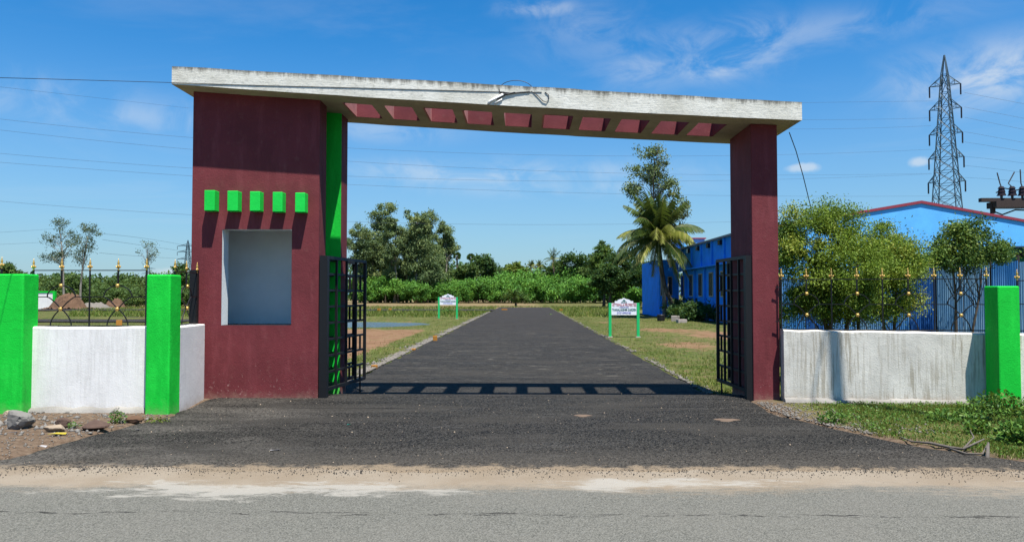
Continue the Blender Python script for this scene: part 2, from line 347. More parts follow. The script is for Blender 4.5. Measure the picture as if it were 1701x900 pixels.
def asphalt_drive():
    m, nt, b, oc = new_mat('fresh_black_asphalt')
    v = nn(nt, 'ShaderNodeTexVoronoi', {'Vector': oc, 'Scale': 62.0}); v2 = nn(nt, 'ShaderNodeTexVoronoi', {'Vector': oc, 'Scale': 120.0})
    n1 = noise(nt, mapping(nt, oc, scale=(0.35, 1.0, 1)), 1.3, 6, 0.6, 0.4); n2 = noise(nt, mapping(nt, oc, scale=(0.5, 3.0, 1), loc=(4, 2, 0)), 1.1, 6, 0.65, 0.5)
    agg = nn(nt, 'ShaderNodeSeparateColor', {0: v.outputs['Color']}).outputs[0]
    agg2 = nn(nt, 'ShaderNodeSeparateColor', {0: v2.outputs['Color']}).outputs[0]
    c = mixc(nt, ramp(nt, agg, 0.2, 1.0), (0.003, 0.0029, 0.0026), (0.044, 0.041, 0.035))
    c = mixc(nt, ramp(nt, agg2, 0.86, 0.95), c, (0.085, 0.078, 0.068))
    c = mixc(nt, math_(nt, 'MULTIPLY', ramp(nt, n1, 0.45, 0.62), 0.6), c, (0.044, 0.040, 0.034))
    c = mixc(nt, math_(nt, 'MULTIPLY', ramp(nt, n2, 0.52, 0.68), math_(nt, 'MULTIPLY', ramp(nt, agg, 0.1, 0.6), 0.5)), c, (0.075, 0.07, 0.062))
    sp = nn(nt, 'ShaderNodeSeparateXYZ', {0: oc})
    # dust trodden in from the road edge and by the booth
    e = math_(nt, 'ADD', sp.outputs[1], math_(nt, 'MULTIPLY', math_(nt, 'SUBTRACT', n1, 0.5), 1.6))
    k = math_(nt, 'MULTIPLY', ramp(nt, e, 6.9, 8.0, 1, 0), ramp(nt, agg, 0.0, 0.9, 0.25, 1))
    c = mixc(nt, math_(nt, 'MULTIPLY', k, 0.6), c, (0.09, 0.078, 0.062))
    n5 = noise(nt, mapping(nt, oc, scale=(0.7, 1.3, 1), loc=(1.3, 7.7, 0)), 0.9, 5, 0.6, 0.6)
    e2 = math_(nt, 'ADD', sp.outputs[1], math_(nt, 'MULTIPLY', math_(nt, 'SUBTRACT', noise(nt, oc, 5, 6, 0.7), 0.5), 0.7))
    c = mixc(nt, ramp(nt, e2, 6.84, 7.0, 0.95, 0.0), c, (0.215, 0.165, 0.11))
    lk = math_(nt, 'MULTIPLY', ramp(nt, sp.outputs[0], -2.0, -3.6), ramp(nt, sp.outputs[1], 12.0, 10.5))
    k2 = math_(nt, 'MULTIPLY', math_(nt, 'MULTIPLY', lk, ramp(nt, n5, 0.42, 0.62)), ramp(nt, agg, 0.0, 0.7))
    c = mixc(nt, math_(nt, 'MULTIPLY', k2, 0.65), c, (0.11, 0.10, 0.085))
    farr = math_(nt, 'MULTIPLY', ramp(nt, sp.outputs[1], 12.5, 18.0), ramp(nt, noise(nt, mapping(nt, oc, scale=(0.6, 2.2, 1)), 2.6, 6, 0.68, 1.0), 0.585, 0.65))
    c = mixc(nt, math_(nt, 'MULTIPLY', farr, 0.9), c, (0.13, 0.118, 0.095))
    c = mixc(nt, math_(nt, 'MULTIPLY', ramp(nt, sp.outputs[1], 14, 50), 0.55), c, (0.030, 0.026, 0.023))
    cs = noise(nt, mapping(nt, oc, scale=(0.25, 5, 1), rot=(0, 0, R(2))), 1.0, 3, 0.5)   # roller joints across the drive
    c = mixc(nt, math_(nt, 'MULTIPLY', ramp(nt, cs, 0.66, 0.70), 0.6), c, (0.006, 0.006, 0.006))
    setb(nt, b, c, ramp(nt, n1, 0.2, 0.8, 0.75, 0.92), math_(nt, 'ADD', v.outputs['Distance'], math_(nt, 'MULTIPLY', v2.outputs['Distance'], 0.5)), 1.0, 0.012, spec=0.12)
    return m
M['drive'] = asphalt_drive()
def public_road():
    m, nt, b, oc = new_mat('worn_grey_asphalt')
    v = nn(nt, 'ShaderNodeTexVoronoi', {'Vector': oc, 'Scale': 130.0}); agg = nn(nt, 'ShaderNodeSeparateColor', {0: v.outputs['Color']}).outputs[0]
    n1 = noise(nt, oc, 0.8, 6, 0.6); n2 = noise(nt, mapping(nt, oc, scale=(0.35, 1.6, 1)), 1.5, 7, 0.65, 0.4)
    n4 = noise(nt, mapping(nt, oc, scale=(0.8, 2.0, 1), loc=(9, 3, 0)), 1.6, 10, 0.75, 0.3)
    c = mixc(nt, agg, (0.058, 0.058, 0.049), (0.165, 0.160, 0.136))
    c = mixc(nt, math_(nt, 'MULTIPLY', ramp(nt, n1, 0.35, 0.7), 0.35), c, (0.14, 0.132, 0.112))
    c = mixc(nt, ramp(nt, nn(nt, 'ShaderNodeSeparateColor', {0: v.outputs['Color']}).outputs[1], 0.975, 0.99), c, (0.15, 0.15, 0.14))
    sp = nn(nt, 'ShaderNodeSeparateXYZ', {0: oc}); y = sp.outputs[1]; x = sp.outputs[0]
    yy = math_(nt, 'ADD', y, math_(nt, 'MULTIPLY', math_(nt, 'SUBTRACT', n2, 0.5), 1.1))
    yy = math_(nt, 'ADD', yy, math_(nt, 'MULTIPLY', math_(nt, 'SUBTRACT', noise(nt, mapping(nt, oc, scale=(1, 2.5, 1)), 7, 6, 0.7), 0.5), 0.7)); sand = math_(nt, 'MULTIPLY', ramp(nt, yy, 5.95, 6.35), 0.92)
    c = mixc(nt, sand, c, mixc(nt, ramp(nt, n1, 0.35, 0.65), (0.195, 0.152, 0.105), (0.24, 0.200, 0.150)))
    # pale cement dust lying along the edge
    def smear(xc, xw, yc, yw):
        a = math_(nt, 'DIVIDE', math_(nt, 'SUBTRACT', x, xc), xw); b_ = math_(nt, 'DIVIDE', math_(nt, 'SUBTRACT', y, yc), yw)
        r2 = math_(nt, 'ADD', math_(nt, 'MULTIPLY', a, a), math_(nt, 'MULTIPLY', b_, b_))
        return math_(nt, 'SUBTRACT', 1.0, r2)
    s = math_(nt, 'MAXIMUM', smear(-2.2, 2.0, 6.10, 0.34), math_(nt, 'MAXIMUM', smear(1.2, 1.3, 6.33, 0.25), smear(5.2, 1.0, 6.5, 0.1)))
    s = math_(nt, 'ADD', s, math_(nt, 'MULTIPLY', math_(nt, 'SUBTRACT', n4, 0.55), 6.5))
    c = mixc(nt, math_(nt, 'MULTIPLY', ramp(nt, s, 0.0, 0.7), 0.8), c, (0.28, 0.262, 0.225))
    # long cracks
    cr = noise(nt, mapping(nt, oc, scale=(1.2, 9, 1)), 1.6, 6, 0.7)
    yc2 = math_(nt, 'ABSOLUTE', math_(nt, 'SUBTRACT', math_(nt, 'ADD', y, math_(nt, 'MULTIPLY', math_(nt, 'SUBTRACT', noise(nt, oc, 0.9, 5, 0.7), 0.5), 0.34)), 5.47))
    k = math_(nt, 'MULTIPLY', ramp(nt, yc2, 0.008, 0.020, 1, 0), ramp(nt, cr, 0.50, 0.55))
    c = mixc(nt, math_(nt, 'MULTIPLY', k, 0.85), c, (0.016, 0.015, 0.014))
    yc3 = math_(nt, 'ABSOLUTE', math_(nt, 'SUBTRACT', math_(nt, 'ADD', y, math_(nt, 'MULTIPLY', math_(nt, 'SUBTRACT', noise(nt, mapping(nt, oc, loc=(20, 0, 0)), 2.3, 5, 0.75), 0.5), 0.25)), 5.43))
    k = math_(nt, 'MULTIPLY', ramp(nt, yc3, 0.006, 0.016, 1, 0), ramp(nt, noise(nt, mapping(nt, oc, scale=(2.2, 9, 1), loc=(3, 0, 0)), 1.6, 4, 0.7), 0.52, 0.56))
    c = mixc(nt, math_(nt, 'MULTIPLY', k, 0.8), c, (0.02, 0.019, 0.017))
    cr2 = noise(nt, mapping(nt, oc, scale=(0.9, 14, 1), loc=(2, 5, 0)), 1.3, 7, 0.7)
    k = math_(nt, 'MULTIPLY', ramp(nt, cr2, 0.655, 0.68), ramp(nt, y, 5.9, 5.5))
    c = mixc(nt, math_(nt, 'MULTIPLY', k, 0.6), c, (0.025, 0.024, 0.022))
    setb(nt, b, c, 0.9, math_(nt, 'ADD', v.outputs['Distance'], math_(nt, 'MULTIPLY', n1, 0.3)), 0.7, 0.006, spec=0.12)
    return m
M['road'] = public_road()
def ground_mat():
    m, nt, b, oc = new_mat('grass_and_soil')
    so = nn(nt, 'ShaderNodeAttribute', attribute_name='soil').outputs['Fac']; dr = nn(nt, 'ShaderNodeAttribute', attribute_name='dry').outputs['Fac']
    br = nn(nt, 'ShaderNodeAttribute', attribute_name='brown').outputs['Fac']
    n1 = noise(nt, oc, 0.35, 6, 0.6); n2 = noise(nt, oc, 2.3, 7, 0.65); n3 = noise(nt, oc, 14, 5, 0.7); n4 = noise(nt, mapping(nt, oc, scale=(0.5, 2.2, 1)), 1.3, 6, 0.65)
    g = mixc(nt, ramp(nt, noise(nt, oc, 9, 8, 0.8), 0.42, 0.58), (0.022, 0.040, 0.007), (0.095, 0.110, 0.026))
    g = mixc(nt, math_(nt, 'MULTIPLY', ramp(nt, n1, 0.42, 0.66), 0.5), g, (0.12, 0.12, 0.035))
    s = mixc(nt, ramp(nt, n2, 0.3, 0.7), (0.125, 0.066, 0.034), (0.19, 0.115, 0.065))
    s = mixc(nt, math_(nt, 'MULTIPLY', ramp(nt, n4, 0.52, 0.68), 0.55), s, (0.12, 0.115, 0.04))
    d = mixc(nt, ramp(nt, n2, 0.3, 0.7), (0.13, 0.10, 0.045), (0.19, 0.14, 0.075))
    bb = mixc(nt, ramp(nt, n3, 0.3, 0.7), (0.075, 0.048, 0.030), (0.145, 0.105, 0.072))
    c_ = None
    g = mixc(nt, math_(nt, 'MULTIPLY', ramp(nt, noise(nt, oc, 3.1, 9, 0.8), 0.48, 0.60), 0.75), g, (0.125, 0.085, 0.045))
    sm = ramp(nt, math_(nt, 'ADD', so, math_(nt, 'ADD', math_(nt, 'MULTIPLY', math_(nt, 'SUBTRACT', n2, 0.5), 1.1), math_(nt, 'MULTIPLY', math_(nt, 'SUBTRACT', n3, 0.5), 0.5))), 0.40, 0.62)
    dm = ramp(nt, math_(nt, 'ADD', dr, math_(nt, 'MULTIPLY', math_(nt, 'SUBTRACT', n2, 0.5), 0.8)), 0.35, 0.65)
    c = mixc(nt, dm, g, d); c = mixc(nt, sm, c, s); c = mixc(nt, br, c, bb)
    setb(nt, b, c, 0.95, math_(nt, 'ADD', n3, n2), 0.8, 0.03, spec=0.1)
    return m
M['ground'] = ground_mat()
def corrugated(name, cols, pitch=0.076):
    m, nt, b, oc = new_mat(name)
    n1 = noise(nt, mapping(nt, oc, scale=(1.2, 1, 0.5)), 1.2, 4, 0.6); n2 = noise(nt, oc, 9, 6, 0.7); st = noise(nt, mapping(nt, oc, scale=(9, 9, 0.8)), 1, 5, 0.7)
    c = mixc(nt, ramp(nt, n1, 0.35, 0.65), cols[0], cols[1])
    c = mixc(nt, math_(nt, 'MULTIPLY', ramp(nt, st, 0.55, 0.72), 0.4), c, cols[2])
    c = mixc(nt, math_(nt, 'MULTIPLY', ramp(nt, n2, 0.66, 0.74), 0.6), c, (0.30, 0.36, 0.40))
    setb(nt, b, c, 0.55, n2, 0.15, 0.01, spec=0.3); return m
M['sheet'] = corrugated('blue_corrugated_sheet', ((0.04, 0.19, 0.42), (0.13, 0.31, 0.55), (0.24, 0.40, 0.55)))
M['sheet_pale'] = corrugated('pale_blue_corrugated_sheet', ((0.12, 0.26, 0.42), (0.22, 0.36, 0.48), (0.34, 0.42, 0.46)))
M['sheet_dark'] = corrugated('deep_blue_corrugated_sheet', ((0.02, 0.11, 0.34), (0.05, 0.18, 0.44), (0.12, 0.26, 0.45)))
m, nt, b, oc = new_mat('pond_water'); setb(nt, b, (0.07, 0.10, 0.11), 0.22, noise(nt, oc, 3, 4, 0.6), 0.9, 0.25, spec=0.6); M['water'] = m
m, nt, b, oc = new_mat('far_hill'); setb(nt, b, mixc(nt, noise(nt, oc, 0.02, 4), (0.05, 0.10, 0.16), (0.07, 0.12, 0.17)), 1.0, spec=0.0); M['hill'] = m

# ================================================================== SETTING
rng = np.random.default_rng(11)
def vnoise(x, y, scale, seed=0):
    r_ = np.random.default_rng(seed); T = r_.random((256, 256))
    xs = x / scale; ys = y / scale; xi = np.floor(xs).astype(int); yi = np.floor(ys).astype(int)
    fx = xs - xi; fy = ys - yi; fx = fx * fx * (3 - 2 * fx); fy = fy * fy * (3 - 2 * fy)
    g = lambda a, b_: T[a & 255, b_ & 255]
    return (g(xi, yi) * (1 - fx) * (1 - fy) + g(xi + 1, yi) * fx * (1 - fy) + g(xi, yi + 1) * (1 - fx) * fy + g(xi + 1, yi + 1) * fx * fy)
def fbm(x, y, s, seed=0):
    return (vnoise(x, y, s, seed) + 0.5 * vnoise(x, y, s / 2.1, seed + 1) + 0.25 * vnoise(x, y, s / 4.3, seed + 2)) / 1.75
# driveway outline: (Y, left X, right X)
DRV = [(6.78, -5.6, 5.7), (7.12, -5.06, 4.85), (7.8, -5.02, 4.22), (8.8, -4.86, 3.80), (9.7, -4.62, 3.42), (10.3, -4.75, 3.36), (11.2, -4.82, 3.40), (12.65, -4.0, 3.7),
       (12.7, -3.46, 3.16), (20, -3.42, 3.20), (60, -3.30, 3.32), (98, -3.30, 3.45)]
def drv(y):
    ys = [d[0] for d in DRV]
    return np.interp(y, ys, [d[1] for d in DRV]), np.interp(y, ys, [d[2] for d in DRV])
def ground_height(x, y):
    z = -DROP * sstep(11.7, 12.8, y)
    l, r_ = drv(np.clip(y, 6.78, 98))
    inside = (y > 6.3) & (y < 98) & (x > l - 0.05) & (x < r_ + 0.05)
    dist = np.maximum(l - x, x - r_)
    edge = np.where((y > 6.6) & (y < 98), np.clip(dist / 0.6, 0, 1), np.clip((y - 6.6) / 1.0, 0, 1))
    amp = np.where(y < 12, 0.05, 0.09) * np.clip(edge, 0, 1)
    n = fbm(x, y, 1.3, 5) - 0.5
    z = z + amp * n * np.where(y < 7.1, 0, 1)
    z = z - np.where(inside, 0.05, 0) - np.where(y < 7.04, 0.05, 0) * np.where((y > 6.3) & inside, 0, 1)
    # pond hollow
    pd = np.sqrt(((x + 13.0) / 7.6) ** 2 + ((y - 43.5) / 6.2) ** 2) + (fbm(x, y, 3.0, 21) - 0.5) * 0.35
    z = z - 0.45 * (1 - sstep(0.7, 1.05, pd))
    # bank behind the pond
    z = z + 0.22 * np.exp(-((y - 51.5) / 1.6) ** 2) * (1 - sstep(-9, -4.5, x)) * (fbm(x, y, 1.7, 8) + 0.2)
    return z
def axis(segs):
    out = [segs[0][0]]
    for a, b_, st in segs:
        n = max(1, int(round((b_ - a) / st))); out += list(np.linspace(a, b_, n + 1)[1:])
    return np.array(out)
gx = axis([(-2500, -300, 200), (-300, -60, 12), (-60, -20, 1.5), (-20, -6, 0.35), (-6, 9, 0.14), (9, 20, 0.4), (20, 60, 1.5), (60, 300, 12), (300, 2500, 200)])
gy = axis([(-60, -4, 6), (-4, 6.4, 1.0), (6.4, 14, 0.14), (14, 30, 0.3), (30, 60, 0.6), (60, 120, 1.5), (120, 300, 10), (300, 3500, 200)])
XX, YY = np.meshgrid(gx, gy); ZZ = ground_height(XX, YY)
nx, ny = len(gx), len(gy)
vv = np.stack([XX.ravel(), YY.ravel(), ZZ.ravel()], 1)
ii = (np.arange(ny - 1)[:, None] * nx + np.arange(nx - 1)[None, :]).ravel()
qq = np.stack([ii, ii + 1, ii + nx + 1, ii + nx], 1)
ground = np_mesh('ground', vv, qq, M['ground'])
ground.data.polygons.foreach_set('use_smooth', [True] * len(ground.data.polygons))
tag(ground, 'grassy plot land with bare soil patches round the driveway', kind='structure')
def gauss(x, y, cx, cy, sx, sy): return np.exp(-((x - cx) / sx) ** 2 - ((y - cy) / sy) ** 2)
def soil_fn(x, y):
    s = 1.15 * sstep(-4.3, -5.2, x) * sstep(17.5, 19.5, y) * (1 - sstep(34, 38, y)) * sstep(-22, -18, x)
    s = s + 0.75 * gauss(x, y, 8.6, 31, 2.2, 4.0) + 0.6 * gauss(x, y, 6.6, 36, 2, 2.5) + 0.6 * gauss(x, y, 5.5, 25, 1.2, 3) + 0.5 * gauss(x, y, 5.0, 46, 1.5, 3)
    s = s + 0.25 * (fbm(x, y, 7, 3) - 0.35) + 0.5 * gauss(x, y, -30, 90, 18, 8)
    return s
def dry_fn(x, y): return sstep(86, 95, y) * (1 - 0.6 * sstep(-3, 4, x)) * (1 - sstep(230, 300, y))
def brown_fn(x, y):
    l, r_ = drv(np.clip(y, 6.78, 98)); return np.where((y < 13.0), 1.0, 0.0) * (1 - sstep(.15, .7, x - r_ + .5 * (fbm(x, y, .5, 99) - .5)) * .9 * (x > 0))
for nme, fn in (('soil', soil_fn), ('dry', dry_fn), ('brown', brown_fn)):
    at = ground.data.attributes.new(nme, 'FLOAT', 'POINT'); at.data.foreach_set('value', fn(XX.ravel(), YY.ravel()).astype(np.float32))
# public road
mb = MB(); xs = np.linspace(-60, 60, 61); ys = [-12, 0, 3, 5, 6.2, 7.06, 7.2]
for j, y in enumerate(ys):
    for x in xs: mb.v.append((x, y, -0.004 + (0 if y < 7.1 else -0.05)))
for j in range(len(ys) - 1):
    for i in range(60): mb.f.append((j * 61 + i, j * 61 + i + 1, (j + 1) * 61 + i + 1, (j + 1) * 61 + i)); mb.mi.append(0)
tag(mb.build('road', M['road']), 'worn grey asphalt road with a sandy dusty edge', kind='structure')
# driveway
ysd = list(np.arange(6.78, 12.66, 0.09)) + list(np.arange(12.7, 30, 0.3)) + list(np.arange(30, 98.1, 1.0)); NC = 110
mb = MB(); nr = len(ysd)
for y in ysd:
    l, r_ = drv(y); l = float(l); r_ = float(r_); o1 = np.ones(NC + 1)
    jl = 0.20 * (fbm(np.array([3.1]), np.array([y]), 0.5, 31)[0] - 0.5); jr = 0.20 * (fbm(np.array([9.1]), np.array([y]), 0.5, 37)[0] - 0.5)
    xr = np.linspace(l + jl, r_ + jr, NC + 1); yr_ = o1 * y
    if y < 7.0: yr_ = y + (0.34 * (fbm(xr, o1, 0.9, 41) - 0.5) + 0.13 * (fbm(xr, o1 * 3, 0.12, 43) - 0.5)) * (7.0 - y) / 0.22
    zr_ = gz(y) + 0.001 + 0.011 * min(1, max(0, (y - 6.8) / .4)) + 0.008 * (fbm(xr, yr_, 2.0, 44) - 0.5)
    if y < 6.87: zr_ = zr_ - .008 * (6.87 - y) / .09
    zr_[0] -= .024; zr_[-1] -= .024
    mb.v += [tuple(p) for p in np.stack([xr, yr_, zr_], 1)]
for j in range(nr - 1):
    for k in range(NC): mb.f.append((j * (NC + 1) + k, j * (NC + 1) + k + 1, (j + 1) * (NC + 1) + k + 1, (j + 1) * (NC + 1) + k)); mb.mi.append(0)
tag(mb.build('driveway', M['drive'], smooth=True), 'fresh black asphalt driveway running through the gateway', kind='structure')
# two side roads of the layout, left of the driveway
for (x0, x1, y0, y1, nm) in ((-120, -3.2, 76.5, 84, 'layout road'), (-90, -21, 45, 55, 'layout road')):
    mb = MB(); n = 40; base = 0
    for i in range(n + 1):
        x = x0 + (x1 - x0) * i / n; w = random.uniform(-.25, .25)
        mb.v += [(x, y0 + w, -DROP + 0.05), (x, y1 + w, -DROP + 0.05)]
    for i in range(n): mb.f.append((2 * i, 2 * i + 2, 2 * i + 3, 2 * i + 1)); mb.mi.append(0)
    tag(mb.build('side_road', M['drive']), 'dark asphalt side road crossing the plots', kind='structure')
mb = MB(); n = 48
mb.add([(-13 + 8.4 * math.cos(a), 43.5 + 6.9 * math.sin(a), -DROP - 0.10) for a in [2 * math.pi * i / n for i in range(n)]], [tuple(range(n))])
tag(mb.build('pond', M['water']), 'shallow rain pond in the grass', kind='structure')
# low blue hills on the horizon
mb = MB(); n = 120; Y = 2600
for i in range(n + 1):
    x = -2600 + 5200 * i / n; h = 20 + 45 * vnoise(np.array([x]), np.array([0.]), 500, 3)[0] + 25 * math.exp(-((x + 1720) / 260) ** 2)
    mb.v += [(x, Y, -5), (x, Y + 300, h), (x, Y + 900, -5)]
for i in range(n):
    a = 3 * i; mb.f += [(a, a + 3, a + 4, a + 1), (a + 1, a + 4, a + 5, a + 2)]; mb.mi += [0, 0]
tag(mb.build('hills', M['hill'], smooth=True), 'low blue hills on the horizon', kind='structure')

# ================================================================== GATEWAY
YS0 = 11.0; YS1 = 12.85; YB = 11.36
gw = empty('entrance_gateway', (0, 0, 0), 'maroon gateway with ticket booth, green blocks and sloping concrete roof over the driveway', 'gateway')
XL = X(280, YS0); XR = X(1336, YS0)
ztop = lambda x: (Z(110, YS0, 280) + (Z(170, YS0, 1336) - Z(110, YS0, 280)) * (x - XL) / (XR - XL))
def zbot(x):
    t = (x - XL) / (XR - XL)
    return Z(140, YS0, 280) + (Z(200, YS0, 1336) - Z(140, YS0, 280)) * t - 0.035 * math.sin(math.pi * t)
# roof slab with ten through openings
hx = []
for i in range(10):
    tl = [569, 636, 704, 769.5, 837, 905, 969, 1034, 1100, 1163][i]
    a = X(tl, 11.45); hx.append((a, a + 0.44))
hy = (11.45, 12.35)
xs_ = sorted(set([XL] + [v for h in hx for v in h] + [XR] + list(np.linspace(XL, hx[0][0], 6)[1:-1]) + list(np.linspace(hx[-1][1], XR, 4)[1:-1])))
ys_ = [YS0, hy[0], hy[1], YS1]
def is_hole(i, j):
    if j != 1: return False
    xm = (xs_[i] + xs_[i + 1]) / 2
    return any(a < xm < b_ for a, b_ in hx)
mb = MB(); nxs = len(xs_)
rag = [random.uniform(-.006, .006) for _ in xs_]
for y in ys_:
    for k, x in enumerate(xs_): mb.v.append((x, y, zbot(x) + rag[k] * .5))
for y in ys_:
    for k, x in enumerate(xs_): mb.v.append((x, y, ztop(x) + rag[k]))
NB = nxs * len(ys_); idx = lambda i, j, t: (NB if t else 0) + j * nxs + i
well_f = {}
for j in range(3):
    for i in range(nxs - 1):
        if is_hole(i, j):
            hi = next(k for k, (a, b_) in enumerate(hx) if a < (xs_[i] + xs_[i + 1]) / 2 < b_); well_f[hi] = (i, j); continue
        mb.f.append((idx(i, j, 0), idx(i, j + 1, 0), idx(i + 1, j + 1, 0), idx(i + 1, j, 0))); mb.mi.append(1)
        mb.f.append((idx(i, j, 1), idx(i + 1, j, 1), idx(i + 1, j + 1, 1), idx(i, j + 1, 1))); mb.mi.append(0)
for i in range(nxs - 1):
    mb.f.append((idx(i, 0, 0), idx(i + 1, 0, 0), idx(i + 1, 0, 1), idx(i, 0, 1))); mb.mi.append(0)
    mb.f.append((idx(i + 1, 3, 0), idx(i, 3, 0), idx(i, 3, 1), idx(i + 1, 3, 1))); mb.mi.append(0)
for j in range(3):
    mb.f.append((idx(0, j + 1, 0), idx(0, j, 0), idx(0, j, 1), idx(0, j + 1, 1))); mb.mi.append(0)
    mb.f.append((idx(nxs - 1, j, 0), idx(nxs - 1, j + 1, 0), idx(nxs - 1, j + 1, 1), idx(nxs - 1, j, 1))); mb.mi.append(0)
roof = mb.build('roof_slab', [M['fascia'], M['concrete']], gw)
at = roof.data.attributes.new('edge', 'FLOAT', 'POINT'); at.data.foreach_set('value', np.array([0.0] * NB + [1.0] * NB, dtype=np.float32))
for hi, (a, b_) in enumerate(hx):
    w = MB(); t = 0.004
    y0, y1 = hy
    for mi_, (p, q) in enumerate((((a, y0), (b_, y0)), ((b_, y0), (b_, y1)), ((b_, y1), (a, y1)), ((a, y1), (a, y0)))):
        n_ = Vector((-(q[1] - p[1]), q[0] - p[0], 0)).normalized() * 0.03
        pts = [(p[0], p[1]), (q[0], q[1]), (q[0] - n_.x, q[1] - n_.y), (p[0] - n_.x, p[1] - n_.y)]
        vs = [(x, y, zbot(min(max(x, a), b_)) + .002) for x, y in pts] + [(x, y, ztop(min(max(x, a), b_)) - .002) for x, y in pts]
        w.hexa(vs, 1 if mi_ == 3 else 0)  # left side, facing the sun, takes the painted sunlit tone
    w.build('roof_opening_lining', [M['well'], M['well_sunlit']], roof)
# booth
bx0 = X(317, YB); bx1 = X(529, YB)
nx0 = X(368, YB); nx1 = X(484, YB); nz0 = Z(540, YB, 426); nz1 = Z(381, YB, 426)
YBF = 0.12; YM = 11.75; YR0 = 12.2; YR1 = 12.6; ND = 12.45
front_y = lambda x: YB + 0.0 * (x - bx0)
zt = lambda x: zbot(x) - 0.002
def wall_box(mb, x0, x1, y0, y1, z0, z1, mi=0):     # z1 None: up to the sloping soffit
    a = z1 if z1 is not None else zt(x0); b_ = z1 if z1 is not None else zt(x1)
    return mb.hexa([(x0, y0, z0), (x1, y0, z0), (x1, y1, z0), (x0, y1, z0), (x0, y0, a), (x1, y0, b_), (x1, y1, b_), (x0, y1, a)], mi)
booth = MB(); zb0 = -0.15
# front wall as a frame round the window recess (one continuous skin)
def fr(x, z): return (x, YB, z)
A = [fr(bx0, zb0), fr(bx1, zb0), fr(bx1, zt(bx1)), fr(bx0, zt(bx0))]
B = [fr(nx0, nz0), fr(nx1, nz0), fr(nx1, nz1), fr(nx0, nz1)]
booth.add(A + B, [(0, 1, 5, 4), (1, 2, 6, 5), (2, 3, 7, 6), (3, 0, 4, 7)])
def poly_prism_sides(pts):   # walls along an open plan path, up to the soffit
    n = len(pts)
    vs = [(x, y, zb0) for x, y in pts] + [(x, y, zt(x)) for x, y in pts]
    booth.add(vs, [(i, i + 1, n + i + 1, n + i) for i in range(n - 1)])
xm = bx1 - 0.45; xr2 = X(566, YR0)
poly_prism_sides([(bx1, YB), (bx1, YM), (xm, YM), (xm, YR0)])
poly_prism_sides([(xr2, YR0), (xr2, YR1), (bx0, YR1), (bx0, YB)])
poly_prism_sides([(xm, YR0), (xr2, YR0)])
bo = booth.build('booth', M['maroon'], gw)
# green strip set into the step (3 mm proud)
g = MB(); wall_box(g, xm + 0.003, xr2 - 0.004, YR0 - 0.025, YR0 - 0.003, -0.14, None); g.build('green_panel', M['green'], gw)
# recess lining
n_ = MB(); YJ = YB + .25; rx0, rx1, rz0, rz1 = nx0 - .0 - .38, nx1 + .16, nz0 - .02, nz1 + .5
N0 = [(nx0, YB + .003, nz0), (nx1, YB + .003, nz0), (nx1, YB + .003, nz1), (nx0, YB + .003, nz1)]
N1 = [(nx0, YJ, nz0), (nx1, YJ, nz0), (nx1, YJ, nz1), (nx0, YJ, nz1)]
N2 = [(rx0, YJ, rz0), (rx1, YJ, rz0), (rx1, YJ, rz1), (rx0, YJ, rz1)]
N3 = [(rx0, ND, rz0), (rx1, ND, rz0), (rx1, ND, rz1), (rx0, ND, rz1)]
n_.add(N0 + N1 + N2 + N3, [(0, 1, 5, 4), (1, 2, 6, 5), (2, 3, 7, 6), (3, 0, 4, 7), (4, 5, 9, 8), (5, 6, 10, 9), (6, 7, 11, 10), (7, 4, 8, 11), (8, 9, 13, 12), (9, 10, 14, 13), (10, 11, 15, 14), (11, 8, 12, 15), (12, 13, 14, 15)])
n_.mi = [1, 0, 0, 0, 0, 0, 0, 0, 1, 0, 0, 0, 0]
nb = n_.build('window_recess', [M['niche'], M['black_iron']], bo)
# green blocks
for i, (a, b_, t, bt) in enumerate(((337, 354.5, 316, 350), (375.5, 393, 317, 350.5), (413, 430, 318, 350.5), (451, 467.5, 319, 352), (488.5, 505, 320, 352.5))):
    k = MB(); k.box(X(a, YB - .175), X(b_, YB - .175), YB - .175, YB - .002, Z(bt, YB - .175, a), Z(t, YB - .175, a))
    k.build('green_block', M['block'], gw, bevel=0.008)
# column
cx0 = X(1250, 11.34); cx1 = X(1294, 11.34); k = MB(); wall_box(k, cx0, cx1, 11.34, 12.5, zb0, None); k.build('column', M['maroon'], gw, bevel=0.012)

